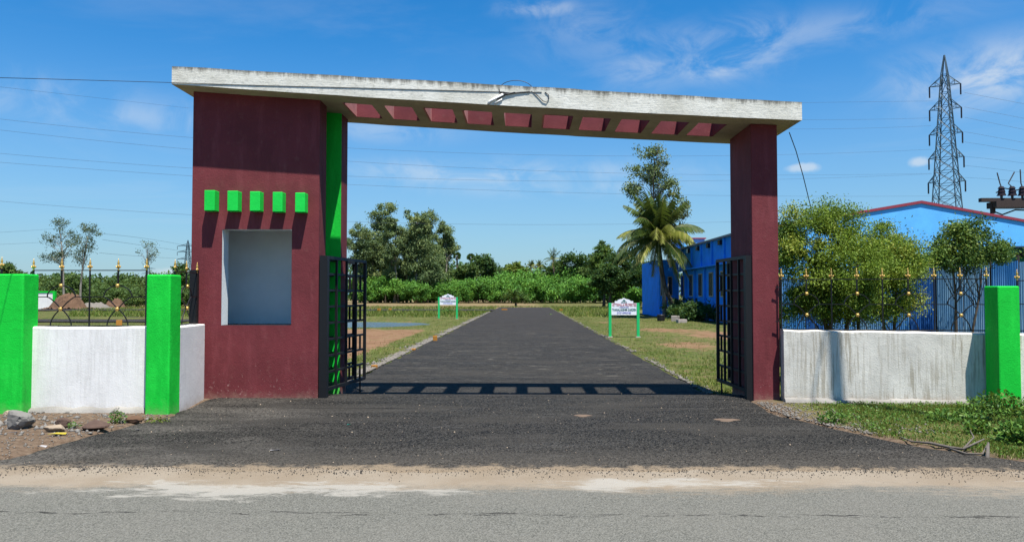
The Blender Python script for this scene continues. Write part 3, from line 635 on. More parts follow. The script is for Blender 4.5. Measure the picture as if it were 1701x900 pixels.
# gate leaves: two hinged panels folded back
def gate(hx_, hy_, ex, ey, label, s):
    g = empty('gate_leaf', (hx_, hy_, 0), label, 'gate')
    d = Vector((ex - hx_, ey - hy_, 0)); L = d.length; d.normalize(); nrm = Vector((-d.y, d.x, 0)) * s
    z0 = gz(12.5) + 0.22; z1 = 2.18
    def panel(name, o, dv, Lp, zz0, zz1):
        p = MB(); fr_ = 0.024
        P_ = lambda a, z: (o + dv * a + Vector((0, 0, z)))
        for a in (0.0, Lp): p.tube([P_(a, zz0), P_(a, zz1)], 0.034, 4)
        for z in (zz0, zz1): p.tube([P_(0, z), P_(Lp, z)], 0.036, 4)
        nv = 4
        for i in range(1, nv): p.tube([P_(Lp * i / nv, zz0), P_(Lp * i / nv, zz1)], 0.026, 4)
        nh = 8
        for i in range(1, nh):
            z = zz0 + (zz1 - zz0) * i / nh; p.tube([P_(0, z) + nrm * .02, P_(Lp, z) + nrm * .02], 0.024, 4)
        for i in range(nh):       # short crank bars of the grid pattern
            if i % 2 == 0:
                a = Lp * 0.87; p.tube([P_(a, zz0 + (zz1 - zz0) * i / nh), P_(a, zz0 + (zz1 - zz0) * (i + 1) / nh)], 0.022, 4)
        return p.build(name, M['black_iron'], g)
    o1 = Vector((0, 0, 0)); panel('gate_panel', o1, d, L, z0, z1)
    o2 = nrm * 0.13 + d * 0.02; panel('gate_panel', o2, (d + nrm * 0.04).normalized(), L * 0.97, z0 + .02, z1 - .02)
    for z in (0.45, 1.2, 1.95):
        h = MB(); h.tube([(0, -0.05, z - .05), (0, -0.05, z + .05)], 0.035, 8); h.box(-.1 if s > 0 else -.02, .02 if s > 0 else .1, -.06, .0, z - .02, z + .02)
        h.build('hinge', M['black_iron'], g)
    b_ = MB(); b_.tube([d * (L * .88) + Vector((0, 0, z0)), d * (L * .88) + Vector((0, 0, gz(13) + .0))], 0.014, 6); b_.build('drop_bolt', M['black_iron'], g)
    k_ = MB(); k_.box(-0.06, 0.06, -0.14, -0.02, zb0, 2.2); k_.build('gate_post', M['black_iron'], g)
    return g
gate(X(541, 11.5), 11.5, X(606, 13.1), 13.1, 'black grid iron gate folded open beside the booth', 1)
gate(X(1241, 11.5), 11.5, X(1192, 12.95), 12.95, 'black grid iron gate folded open beside the maroon column', -1)

# ================================================================== WALLS, PILLARS, FENCES
def wall(name, pts_front, th, ztops, mat, label, group=None):
    # pts_front: two plan points of the front face; wall leans on them with thickness th going back
    (x0, y0), (x1, y1) = pts_front; mb = MB(); n = max(2, int(abs(x1 - x0 + 1e-6) / 0.25) + int(abs(y1 - y0) / .25))
    d = Vector((x1 - x0, y1 - y0)).normalized(); nv = Vector((-d.y, d.x)) * th
    prof = [(0.0, -0.2), (0.0, 0.0), (0.0, 1.0), (0.02, 1.03), (1 - 0.02 / th, 1.03), (1.0, 1.0), (1.0, -0.2)]
    rows = []
    for i in range(n + 1):
        t = i / n; x = x0 + (x1 - x0) * t; y = y0 + (y1 - y0) * t; zt_ = ztops[0] + (ztops[1] - ztops[0]) * t + random.uniform(-.008, .008)
        wob = random.uniform(-.004, .004)
        row = []
        for (a, b_) in ((0, 'b'), (0, 't'), (0.1, 'c'), (0.9, 'c'), (1, 't'), (1, 'b')):
            z = {'b': -0.2, 't': zt_ - 0.02, 'c': zt_}[b_]
            row.append((x + nv.x * a, y + nv.y * a + wob, z))
        rows.append(row)
    m_ = len(rows[0])
    for r_ in rows: mb.v += r_
    for i in range(n):
        for k in range(m_ - 1): mb.f.append((i * m_ + k, (i + 1) * m_ + k, (i + 1) * m_ + k + 1, i * m_ + k + 1)); mb.mi.append(0)
    mb.f += [tuple(range(m_)), tuple(n * m_ + k for k in range(m_ - 1, -1, -1))]; mb.mi += [0, 0]
    o = mb.build(name, mat); tag(o, label, 'wall', group)
    pl_ = MB(); off = Vector((d.y, -d.x)) * 0.05; n2 = max(4, int((Vector((x1 - x0, y1 - y0)).length) / 0.12))
    top = []; 
    for i in range(n2 + 1):
        t = i / n2; x = x0 + (x1 - x0) * t; y = y0 + (y1 - y0) * t; h_ = 0.03 + 0.035 * random.random(); o_ = 1 + 0.6 * random.random()
        pl_.v += [(x + off.x * o_ * 1.3, y + off.y * o_ * 1.3, -0.15), (x + off.x * o_, y + off.y * o_, h_ * .7), (x - off.x * .1, y - off.y * .1, h_ + .02)]
    for i in range(n2):
        for k in range(2): pl_.f.append((i * 3 + k, i * 3 + 3 + k, i * 3 + 4 + k, i * 3 + 1 + k)); pl_.mi.append(0)
    pl_.build('plinth', M['plinth'], o, smooth=True)
    return o
YW = 10.05
wall('boundary_wall', ((X(-260, YW), YW), (X(30, YW), YW)), .23, (1.17, 1.17), M['white'], 'white boundary wall at the left edge, left of the outermost green pillar')
wall('boundary_wall', ((X(36, YW), YW), (X(246, YW), YW)), .23, (Z(543, YW, 40), Z(543, YW, 240)), M['white'], 'white boundary wall between the two left green pillars')
# wing wall running back to the booth
wxa, wxb = X(300, 10.16), X(341, 11.28)
w_ = MB(); w_.hexa([(wxa - .24, 10.1, -.2), (wxa, 10.1, -.2), (wxb, 11.29, -.2), (wxb - .24, 11.29, -.2), (wxa - .24, 10.1, Z(543, 10.1, 300)), (wxa, 10.1, Z(543, 10.1, 300)), (wxb, 11.29, Z(538, 11.29, 340)), (wxb - .24, 11.29, Z(538, 11.29, 340))])
tag(w_.build('boundary_wall', M['white'], bevel=.015), 'short white wing wall running back to the booth', 'wall')
wr0, wr1 = (cx1 + .003, 11.16), (X(1645, 10.86), 10.86)
wall('boundary_wall', (wr0, wr1), .23, (Z(548, 11.16, 1300), Z(553, 10.86, 1640)), M['white_old'], 'rain-stained white boundary wall right of the maroon column')
wall('boundary_wall', ((X(1690, 10.8), 10.8), (X(2000, 10.6), 10.6)), .23, (1.04, 1.04), M['white_old'], 'white boundary wall at the right edge beyond the green pillar')
def pillar(xa, xb, y, zt_, dep, label):
    k = MB(); k.box(xa, xb, y, y + dep, -.2, zt_); o = k.build('boundary_pillar', M['green'], bevel=0.018)
    tag(o, label, 'pillar', 'green boundary pillars'); return o
pillar(X(-14, 9.85), X(39, 9.85), 9.85, Z(455, 9.85, 20), .32, 'bright green pillar at the left edge behind the big stone')
pillar(X(243, 9.85), X(283, 9.85), 9.85, Z(456, 9.85, 260), .32, 'bright green pillar between the white wall and the wing wall')
pillar(X(1657, 10.5), X(1694, 10.5), 10.5, Z(475, 10.5, 1680), .31, 'bright green pillar at the right edge above the weeds')

def finial_mb(k=0.62):
    f = MB(); f.lathe([(0.010 * k, -0.01), (0.022 * k, 0.0), (0.013 * k, 0.018), (0.020 * k, 0.028), (0.034 * k, 0.045), (0.030 * k, 0.062), (0.014 * k, 0.072), (0.026 * k, 0.088), (0.020 * k, 0.11), (0.008 * k, 0.135), (0.002, 0.16)], (0, 0, 0), 10)
    for s in (-1, 1):   # side petals
        f.tube([(s * .010, 0, .03), (s * .030, 0, .042), (s * .029, 0, .062)], [.009, .009, .002], 6)
    return f
def boss_mb():
    f = MB(); seg = 12; r_ = 0.034
    prof = [(0.038, -.006), (0.042, .004), (0.030, .018), (0.012, .022)]
    vs = []; n = len(prof)
    for r1, y in prof:
        for k in range(seg):
            a = 2 * math.pi * k / seg; rr = r1 * .66 * (1 + .2 * math.cos(6 * a)); vs.append((rr * math.cos(a), -y, rr * math.sin(a)))
    fs = [(i * seg + k, i * seg + (k + 1) % seg, (i + 1) * seg + (k + 1) % seg, (i + 1) * seg + k) for i in range(n - 1) for k in range(seg)] + [tuple((n - 1) * seg + k for k in range(seg)), tuple(range(seg - 1, -1, -1))]
    f.add(vs, fs); return f
_fin = finial_mb().build('finial', M['gold'], None, smooth=True); _boss = boss_mb().build('flower_boss', M['gold'], None, smooth=True)
fin_me, boss_me = _fin.data, _boss.data
bpy.data.objects.remove(_fin); bpy.data.objects.remove(_boss)
def fence(p0, p1, n, zb, zm, zt_, label, group='iron fence panels on the boundary walls', ends=(True, True), start=0):
    """n bays of width p0->p1 / n ; odd positions carry the arch"""
    f = empty('fence_panel', (p0[0], p0[1], 0), label, 'fence', group)
    d = Vector((p1[0] - p0[0], p1[1] - p0[1], 0)); L = d.length; d.normalize(); st = L / n
    rz = math.atan2(d.y, d.x)
    f.rotation_euler = (0, 0, rz)
    fr_ = MB()
    for (z, r_) in ((zt_, .009), (zb, .011)): fr_.tube([(0, 0, z), (L, 0, z)], r_, 4)
    for i in range(0, n + 1):
        if (i + start) % 2 == 0:
            if (i == 0 and not ends[0]) or (i == n and not ends[1]): continue
            fr_.tube([(i * st, 0, zb), (i * st, 0, zt_ + .01)], .013 if i in (0, n) else .011, 4)
    fr_.build('frame', M['black_iron'], f)
    for i in range(0, n + 1):
        x = i * st
        if (i + start) % 2 == 1:
            a = MB(); rr = st * 0.50; H = zt_ - zb; zr = zm + (zt_ - zm) * .42
            a.tube([(x, 0, zt_), (x, 0, zr)], .013, 4)
            pts = [(x + rr * math.cos(t), 0, zm + (zr - zm) * math.sin(t)) for t in np.linspace(0, math.pi, 13)]
            a.tube(pts, .009, 4)
            zl = zb + (zm - zb) * .58
            for s in (-1, 1):
                a.tube([(x + s * rr * (1 - u) ** 1.0, 0, zm - (zm - zl) * (u ** 1.4)) for u in np.linspace(0, 1, 7)], .009, 4)
                a.tube([(x + s * rr * .75 * math.sin(u * 1.5), 0, zl - (zl - zb) * (u ** 1.2)) for u in np.linspace(0, 1, 7)], .009, 4)
                a.tube([(x + s * rr, 0, zm), (x + s * st, 0, zm)], .009, 4)
            a.build('arch_bar', M['black_iron'], f)
            for z in (zr, zl):
                b_ = link('flower_boss', boss_me, f); b_.location = (x, -.014, z)
        if (i == 0 and not ends[0]) or (i == n and not ends[1]): continue
        q = link('finial', fin_me, f); q.location = (x, 0, zt_ + .005)
    for (xx, s) in ((0, -1), (L, 1)):
        if ends[0 if s < 0 else 1]:
            for z in (zb + .12, zt_ - .12): c_ = MB(); c_.tube([(xx, 0, z), (xx + s * .09, -.0, z)], .009, 4); c_.build('wall_clamp', M['black_iron'], f)
    return f
YF = YW + .11
fence((X(55, YF), YF), (X(243, YF), YF), 4, Z(541, YF, 150), Z(493, YF, 150), Z(449, YF, 150), 'black iron fence panel with two arches between the left green pillars')
fence((X(-210, YF), YF), (X(2, YF), YF), 4, Z(541, YF, 0), Z(493, YF, 0), Z(446, YF, 0), 'iron fence panel running out of frame left of the leftmost pillar', ends=(True, True))
fence((X(300, YF) - .12, 10.24), (X(341, 11.2) - .13, 11.2), 2, Z(541, YF, 300), Z(493, YF, 300), Z(450, YF, 300), 'short iron fence panel on the wing wall beside the booth')
mb = MB(); mb.box(X(316, 11.2), X(327, 11.2), 11.17, 11.27, 1.13, Z(448, 11.2)); tag(mb.build('iron_post', M['black_iron']), 'stout black iron post at the booth end of the wing wall', 'post')
yy0, yy1 = 11.27, 10.97
fence((X(1298, yy0), yy0), (X(1639, yy1), yy1), 8, Z(547, yy0, 1300), Z(505, yy0, 1300), Z(464, yy0, 1300), 'long black iron fence panel with four arches on the stained wall')
fence((X(1690, 10.85), 10.85), (X(2030, 10.7), 10.7), 8, 1.075, 1.46, 1.80, 'iron fence panel running out of frame right of the right green pillar')

# ================================================================== VEGETATION BUILDERS
def rand_dirs(n, rg, up=0.0):
    v = rg.normal(size=(n, 3)); v[:, 2] += up; v /= np.linalg.norm(v, axis=1)[:, None]; return v
def leaf_quads(c, L, Wd, rg, droop=0.0, flat=0.0):
    n = len(c); d = rand_dirs(n, rg, -droop); nm = rand_dirs(n, rg, flat)
    s = np.cross(d, nm); s /= (np.linalg.norm(s, axis=1)[:, None] + 1e-9)
    l = (L * rg.uniform(.6, 1.25, n))[:, None]; w = (Wd * rg.uniform(.7, 1.2, n))[:, None] * .5
    a = c; b_ = c + d * l * .5 + s * w; e = c + d * l; f = c + d * l * .5 - s * w
    V = np.stack([a, b_, e, f], 1).reshape(-1, 3); Q = np.arange(n * 4).reshape(n, 4)
    return V, Q
def spray_template(rg, nl, Lr, lw, ll):
    """a pinnate spray along +x: leaflets both sides"""
    vs = []; 
    for i in range(nl):
        t = (i + 1) / nl; x = Lr * t; z = -Lr * .25 * t * t
        for s in (-1, 1):
            a = np.array([x, 0, z]); dirv = np.array([.55, s * .8, -.25]); dirv /= np.linalg.norm(dirv); l = ll * (1 - .45 * t)
            side = np.array([.8, -s * .55, 0]) * lw * .5
            vs += [a, a + dirv * l * .5 + side, a + dirv * l, a + dirv * l * .5 - side]
    return np.array(vs)
def place_sprays(T, pos, dirs, rg, scale=(.75, 1.25)):
    n = len(pos); x = dirs / np.linalg.norm(dirs, axis=1)[:, None]
    up = rand_dirs(n, rg, 1.6); y = np.cross(up, x); y /= (np.linalg.norm(y, axis=1)[:, None] + 1e-9); z = np.cross(x, y)
    Rm = np.stack([x, y, z], 1); s = rg.uniform(scale[0], scale[1], n)
    V = np.einsum('tk,nkj->ntj', T, Rm) * s[:, None, None] + pos[:, None, :]
    V = V.reshape(-1, 3); return V, np.arange(len(V)).reshape(-1, 4), len(T) // 4
def clusters(blobs, n, rg, shell=0.5):
    vol = np.array([b_[3] * b_[4] * b_[5] for b_ in blobs]) ** .75; pr = vol / vol.sum(); out = []
    k = rg.choice(len(blobs), n, p=pr)
    for i in k:
        b_ = blobs[i]; d = rand_dirs(1, rg)[0]; r_ = rg.uniform(shell, 1.0) ** .7
        out.append([b_[0] + d[0] * b_[3] * r_, b_[1] + d[1] * b_[4] * r_, b_[2] + d[2] * b_[5] * r_])
    return np.array(out)
def limbs(mb, base, top, targets, r0, rg, sides=6, bend=.15, hug=.68):
    base = Vector(base); top = Vector(top); n = 7; pts = []; H = (top - base).length
    ph = rg.uniform(0, 6)
    for i in range(n):
        t = i / (n - 1); p = base.lerp(top, t); a = math.sin(t * math.pi) * H * .03 * bend / .15
        pts.append(p + Vector((a * math.cos(ph + 3 * t), a * math.sin(ph + 2 * t), 0)))
    mb.tube(pts, [r0 * (1 - .72 * i / (n - 1)) * (1.25 if i == 0 else 1) for i in range(n)], 8)
    for t in targets:
        t = Vector(t); rel = (t.z - base.z) / max(.01, (top.z - base.z)); a = min(.97, max(.22, rel * hug + rg.uniform(-.10, .06)))
        i = int(a * (n - 1)); s = pts[i].lerp(pts[min(n - 1, i + 1)], a * (n - 1) - i)
        mid = s.lerp(t, .5) + Vector((rg.normal() * .08, rg.normal() * .08, .10)) * (t - s).length; r1 = r0 * (1 - .72 * a) * .42
        mb.tube([s, mid, t], [r1, r1 * .6, r1 * .18], 5)
def leafy(name, base, blobs, nclus, per, L, Wd, mat, trunk_mat, r0, seed, label, cat='tree', group=None, spread=.28, droop=0.0, flat=0.6, shell=.45, trunk_top=None, nlimb=14, spray=None, stems=None, tint_bias=0.0):
    rg = np.random.default_rng(seed)
    o = empty(name, base, label, cat, group)
    b0 = np.array(base, float)
    C = clusters(blobs, nclus, rg, shell)                  # blobs are in local coordinates
    rad = np.mean([b_[3] for b_ in blobs]) * spread
    ct = rg.uniform(0, 1, nclus)
    cc = np.repeat(C, per, 0); off = rg.normal(size=(len(cc), 3)) * rad * np.array([1, 1, .7]) * .55 * np.repeat(rg.uniform(.6, 1.35, nclus), per)[:, None]
    pos = cc + off; tint = np.clip(np.repeat(ct, per) * .75 + rg.uniform(0, .3, len(cc)) + tint_bias, 0, 1)
    if spray is not None:
        T = spray_template(rg, *spray); dirs = off / (np.linalg.norm(off, axis=1)[:, None] + 1e-6) + np.array([0, 0, .15])
        V, Q, m_ = place_sprays(T, pos, dirs, rg); tint = np.repeat(tint, m_)
    else:
        V, Q = leaf_quads(pos, L, Wd, rg, droop, flat)
    np_mesh('crown', V, Q, mat, o, tint)
    ztop_ = max(b_[2] for b_ in blobs) if trunk_top is None else trunk_top
    cxm = np.mean([b_[0] for b_ in blobs]); cym = np.mean([b_[1] for b_ in blobs])
    mb = MB(); sel = C[rg.permutation(nclus)[:nlimb]]
    if stems:
        for k, (sx, sy, tx, ty, tz, rr) in enumerate(stems): limbs(mb, (sx, sy, -.3), (tx, ty, tz), sel[k::len(stems)], rr, rg)
    else: limbs(mb, (0, 0, -.3), (cxm, cym, ztop_), sel, r0, rg, hug=.68 if b0[1] < 40 or ztop_ < 7 else .84)
    mb.build('trunk', trunk_mat, o, smooth=True)
    return o
def copy_tree(o, label=None, loc=None, rz=None, sc=None):
    c = o.copy(); COL.objects.link(c)
    for ch in [k for k in o.children]:
        d = ch.copy(); COL.objects.link(d); d.parent = c
    if label: c['label'] = label
    if loc is not None: c.location = loc
    if rz is not None: c.rotation_euler = (0, 0, rz)
    if sc is not None: c.scale = sc
    return c
def pxblobs(bl, Y, base, yr=.8):
    """blob outlines read off in pixels, turned into metres at distance Y; local to base"""
    out = []
    for (px, py, rx, rz_, *dy) in bl:
        c = P(px, py, Y); s = Y / F; d = dy[0] if dy else 0.0
        out.append((c.x - base[0], d, c.z - base[2], rx * s, max(rx, rz_) * s * yr, rz_ * s))
    return out
gl = lambda x, y: float(ground_height(np.array([x]), np.array([y]))[0])

# near trees behind the right wall
YA = 14.2; bA = (X(1385, YA), YA, -.1)
leafy('neem_tree', bA, pxblobs([(1335, 388, 42, 40), (1388, 368, 38, 34), (1420, 402, 36, 36), (1345, 505, 55, 34), (1410, 500, 50, 34), (1340, 455, 48, 44), (1400, 450, 50, 46, -.3), (1310, 418, 24, 50), (1440, 440, 35, 40), (1375, 505, 55, 30)], YA, bA),
      115, 700, .056, .023, M['neem'], M['bark'], .075, 101, 'tall bushy yellow-green tree against the right side of the maroon column', spread=.50, droop=.2, flat=.9, nlimb=30, shell=.62, trunk_top=2.6,
      stems=[(0, 0, -.5, .1, 2.6, .07), (.1, 0, .3, 0, 2.9, .06), (.2, .1, .6, .1, 2.0, .05)])
YA = 14.8; bA = (X(1475, YA), YA, -.1)
leafy('neem_tree', bA, pxblobs([(1480, 405, 38, 34), (1505, 430, 32, 38), (1460, 450, 42, 42, -.2), (1500, 480, 32, 32), (1455, 500, 40, 28)], YA, bA),
      60, 640, .056, .023, M['neem'], M['bark'], .06, 102, 'lower yellowish tree in front of the blue gable, left of the iron sheets', spread=.62, droop=.2, flat=.9, nlimb=16, shell=.4, trunk_top=2.1, tint_bias=.12,
      stems=[(0, 0, -.2, .1, 2.1, .05), (.1, 0, .3, 0, 2.2, .05)])
YA = 16.0; bA = (X(1600, YA), YA, -.1)
leafy('neem_tree', bA, pxblobs([(1590, 400, 30, 30), (1620, 385, 24, 24), (1568, 425, 26, 24), (1600, 432, 36, 22), (1648, 425, 24, 18), (1655, 405, 12, 14)], YA, bA),
      42, 330, .07, .032, M['neem_dark'], M['bark'], .05, 103, 'sparse darker green tree rising above the corrugated blue sheets', spread=.62, droop=.3, flat=.6, nlimb=22, shell=.3, trunk_top=2.6,
      stems=[(0, 0, -.2, .1, 2.5, .05), (.1, 0, .4, 0, 2.4, .04)])

# coconut palm by the blue building
def frond(rg, origin, az, el, L, droop, mat, parent, yellow=False, wid=.75, nseg=9, nl=34):
    pts = []; p = np.array(origin, float); e = el
    for i in range(nseg + 1):
        pts.append(p.copy()); st = L / nseg; p = p + st * np.array([math.cos(az) * math.cos(e), math.sin(az) * math.cos(e), math.sin(e)]); e -= droop / nseg * (.5 + i / nseg)
    pts = np.array(pts); V = []; 
    for k in range(nl):
        t = .08 + .92 * k / (nl - 1); f_ = t * nseg; i = min(nseg - 1, int(f_)); a = pts[i] + (pts[i + 1] - pts[i]) * (f_ - i)
        d = pts[min(nseg, i + 1)] - pts[i]; d /= np.linalg.norm(d); sd = np.cross(d, [0, 0, 1]); sd /= np.linalg.norm(sd) + 1e-9
        ll = wid * math.sin(math.pi * min(1, .18 + .78 * t)) ** .7 * rg.uniform(.85, 1.1)
        for s in (-1, 1):
            q = d * .45 + sd * s * .6 + np.array([0, 0, -.45 - .4 * rg.random()]); q /= np.linalg.norm(q)
            w_ = np.cross(q, sd * s + np.array([0, 0, .6])); w_ /= np.linalg.norm(w_) + 1e-9; w_ = d * .038
            w_ = w_ * 1.35; V += [a - w_, a + w_, a + q * ll * .6 + w_ * .8 + np.array([0, 0, -.02]), a + q * ll + np.array([0, 0, -.12 * ll])]
    V = np.array(V); n = len(V) // 4
    o = np_mesh('frond', V, np.arange(n * 4).reshape(n, 4), mat, parent, np.clip(rg.uniform(0, .6, n) + (.35 if yellow else 0), 0, 1))
    r_ = MB(); r_.tube([tuple(v) for v in pts], [.035 * (1 - .8 * i / nseg) for i in range(nseg + 1)], 5); r_.build('rachis', M['lime_rachis'], o)
    return o
M['lime_rachis'] = simple('palm_rachis', (0.14, 0.13, 0.04), .6)
def palm(base, pts, nf, L, seed, label, r0=.16, group=None, coco=True, det=(9, 34)):
    rg = np.random.default_rng(seed); o = empty('coconut_palm', base, label, 'palm', group)
    mb = MB(); n = len(pts); mb.tube(pts, [r0 * (1.35 if i == 0 else 1 - .35 * i / n) for i in range(n)], 8); mb.build('trunk', M['palm_bark'], o, smooth=True)
    top = Vector(pts[-1])
    for i in range(nf):
        az = i * 2.399 + rg.uniform(-.25, .25); q = i / nf
        if q < .34: el = R(84) - q * R(75) + rg.uniform(-.12, .12); dr = R(28) + q * R(60)
        elif q < .72: el = R(38) - (q - .34) * R(95) + rg.uniform(-.18, .18); dr = R(78) + rg.uniform(-.1, .3)
        else: el = R(-15) - (q - .72) * R(120) + rg.uniform(-.2, .2); dr = R(55) * (1 - q) + R(28)
        l = L * rg.uniform(.78, 1.08) * (.85 if q < .34 else 1)
        ye = q > .4 and rg.random() < .45
        frond(rg, (top.x, top.y, top.z + .1 * (1 - q)), az, el, l, dr, M['frond_yellow'] if ye else M['frond'], o, ye, wid=.75 * L / 3.4, nseg=det[0], nl=det[1])
    if coco:
        c_ = MB()
        for i in range(9):
            a = rg.uniform(0, 6.28); c_.lathe([(0.01, -.12), (.08, -.08), (.10, 0), (.07, .08), (.01, .11)], (top.x + .22 * math.cos(a), top.y + .22 * math.sin(a), top.z - .25 - .15 * rg.random()), 8)
        c_.build('coconuts', M['coconut'], o, smooth=True)
    return o
YP = 54.6; bp = P(1132, 524, YP); tpx = [(1134, 525), (1122, 512), (1112, 495), (1104, 475), (1100, 450), (1097, 425), (1094, 392)]
pts = []
for (px, py) in tpx: q = P(px, py, YP); pts.append((q.x - bp.x, 0, q.z - bp.z))
pts[0] = (pts[0][0], 0, -.3)
palm((bp.x, YP, bp.z), pts, 54, 4.1, 55, 'leaning coconut palm with yellowing lower fronds beside the blue building', r0=.17)
# tall thin tree behind the palm
YA = 56.2; bA = (X(1105, YA), YA, gl(X(1105, YA), YA))
leafy('tall_tree', bA, pxblobs([(1068, 255, 16, 14), (1092, 248, 16, 12), (1055, 285, 18, 18), (1085, 285, 20, 22), (1050, 312, 14, 18), (1100, 270, 12, 16), (1065, 345, 14, 18), (1128, 345, 16, 18), (1110, 310, 20, 22), (1120, 370, 18, 14)], YA, bA),
      130, 60, .18, .095, M['euc'], M['pale_bark'], .17, 104, 'tall thin sparse tree rising behind the coconut palm', spread=.48, nlimb=40, droop=.8, shell=.2, trunk_top=P(1085, 262, YA).z)

# eucalyptus grove
YE = 150; k = 0
for (px, ty, w, dens, lab) in ((598, 372, 26, 1, 'slender eucalyptus at the left end of the grove'), (632, 346, 26, 1.1, 'tallest eucalyptus in the left half of the grove'), (655, 366, 18, 1, 'narrow eucalyptus just right of the tallest one'),
                     (616, 405, 26, .9, 'short bushy eucalyptus in the lower left of the grove'), (676, 380, 18, .8, 'small eucalyptus in the dip between the two halves of the grove'), (690, 352, 24, 1.3, 'tall dense eucalyptus at the centre of the grove'),
                     (714, 357, 26, 1.4, 'dense rounded eucalyptus right of the grove centre'), (738, 374, 22, 1.1, 'eucalyptus at the right end of the grove'), (703, 400, 34, 1.4, 'broad low eucalyptus filling the right half of the grove'), (645, 415, 30, 1.2, 'broad low eucalyptus under the tallest one')):
    k += 1; yy = YE + (k * 37 % 11) - 5; base = (X(px, yy), yy, -DROP)
    hgt = 470 - ty; bl = []
    rg = np.random.default_rng(300 + k)
    for j in range(9):
        t = j / 8; py = ty + 8 + t * hgt * .88; rr = w * (.55 + .5 * math.sin(math.pi * min(1, .25 + .75 * t))) * .72
        bl.append((px + rg.uniform(-.45, .45) * w, py, rr * rg.uniform(.8, 1.1), rr * rg.uniform(.8, 1.2), rg.uniform(-1, 1)))
    leafy('eucalyptus_tree', base, pxblobs(bl, yy, base), int(85 * dens), 135, .46, .19, M['euc'], M['pale_bark'], .28, 310 + k, lab, group='eucalyptus trees of the grove', spread=.40, droop=.9, shell=.2, nlimb=26, trunk_top=P(px, ty + 12, yy).z, stems=[(0, 0, .3, 0, P(px, ty + 14, yy).z, .28), (.8, .5, -.8, .4, P(px, ty + 40, yy).z, .2)])
# palmyra palms
def palmyra(px, py, Y, label, rpx=7.0):
    base = (X(px, Y), Y, -DROP); o = empty('palmyra_palm', base, label, 'palm', 'palmyra palms behind the orchard')
    zc = P(px, py, Y).z - base[2]; rr = rpx * Y / F
    mb = MB(); mb.tube([(0, 0, -.3), (.1, 0, zc * .5), (0, 0, zc)], [.32, .26, .2], 8); mb.build('trunk', M['palm_bark'], o, smooth=True)
    rg = np.random.default_rng(int(px)); V = []
    for i in range(34):
        d = rand_dirs(1, rg, .35)[0]; c = np.array([0, 0, zc]) + d * rr * .45; u = np.cross(d, rand_dirs(1, rg)[0]); u /= np.linalg.norm(u); w_ = np.cross(d, u)
        for j in range(12):
            a = -1.35 + 2.7 * j / 11; q = d * math.cos(a) + u * math.sin(a); s = np.cross(q, w_) * .10 * rr / 1.0
            V += [c, c + q * rr * .4 + s, c + q * rr * .68, c + q * rr * .4 - s]
    V = np.array(V); n = len(V) // 4; np_mesh('crown', V, np.arange(n * 4).reshape(n, 4), M['dark_leaf'], o, rg.uniform(0, 1, n))
palmyra(759, 425, 185, 'palmyra palm with a round fan crown, the left one of the pair'); palmyra(782, 428, 185, 'palmyra palm with a round fan crown, the right one of the pair')

# orchard row: three masters, then copies
def bush_master(seed, w, h, mat, label, group, nc=70, per=46, L=.55, wd=.26, tr=.12, name='orchard_tree', cat='tree', trunk=None):
    rg = np.random.default_rng(seed)
    bl = [(0, 0, h * .55, w * .8, w * .8, h * .42)]
    for i in range(9):
        a = rg.uniform(0, 6.28); r_ = w * rg.uniform(.3, .8); bl.append((r_ * math.cos(a), r_ * math.sin(a), h * rg.uniform(.25, .85), w * rg.uniform(.28, .45), w * rg.uniform(.28, .45), h * rg.uniform(.14, .24)))
    return leafy(name, (0, 0, 0), bl, nc, per, L, wd, mat, M['bark'] if trunk is None else trunk, tr, seed, label, cat, group, spread=.55, shell=.45, nlimb=12, flat=.8, trunk_top=h * .8)
lab_o = 'bright green bushy orchard tree in the dense row beyond the driveway'; grp_o = 'orchard trees in the dense row'
om = [bush_master(401 + i, 3.2, 5.2, M['orchard'], lab_o, grp_o, 80, 75, L=.42, wd=.22) for i in range(3)]
rgp = random.Random(5); first = [True] * 3; spots = []
for i in range(27): spots.append((612 + i * 16.2 + rgp.uniform(-5, 5), 146 + rgp.uniform(-4, 4), rgp.uniform(.75, 1.05) * (1.15 if i > 14 else 1)))
for i in range(24): spots.append((600 + i * 18.5 + rgp.uniform(-5, 5), 158 + rgp.uniform(-3, 3), rgp.uniform(.9, 1.2) * (1.22 if i > 12 else 1)))
for i, (px, Y, s) in enumerate(spots):
    j = i % 3; loc = (X(px, Y), Y, -DROP - .1); 
    if first[j]: o = om[j]; first[j] = False; o.location = loc; o.rotation_euler = (0, 0, rgp.uniform(0, 6)); o.scale = (s, s, s)
    else: copy_tree(om[j], None, loc, rgp.uniform(0, 6), (s * rgp.uniform(.9, 1.1), s, s * rgp.uniform(.9, 1.08)))
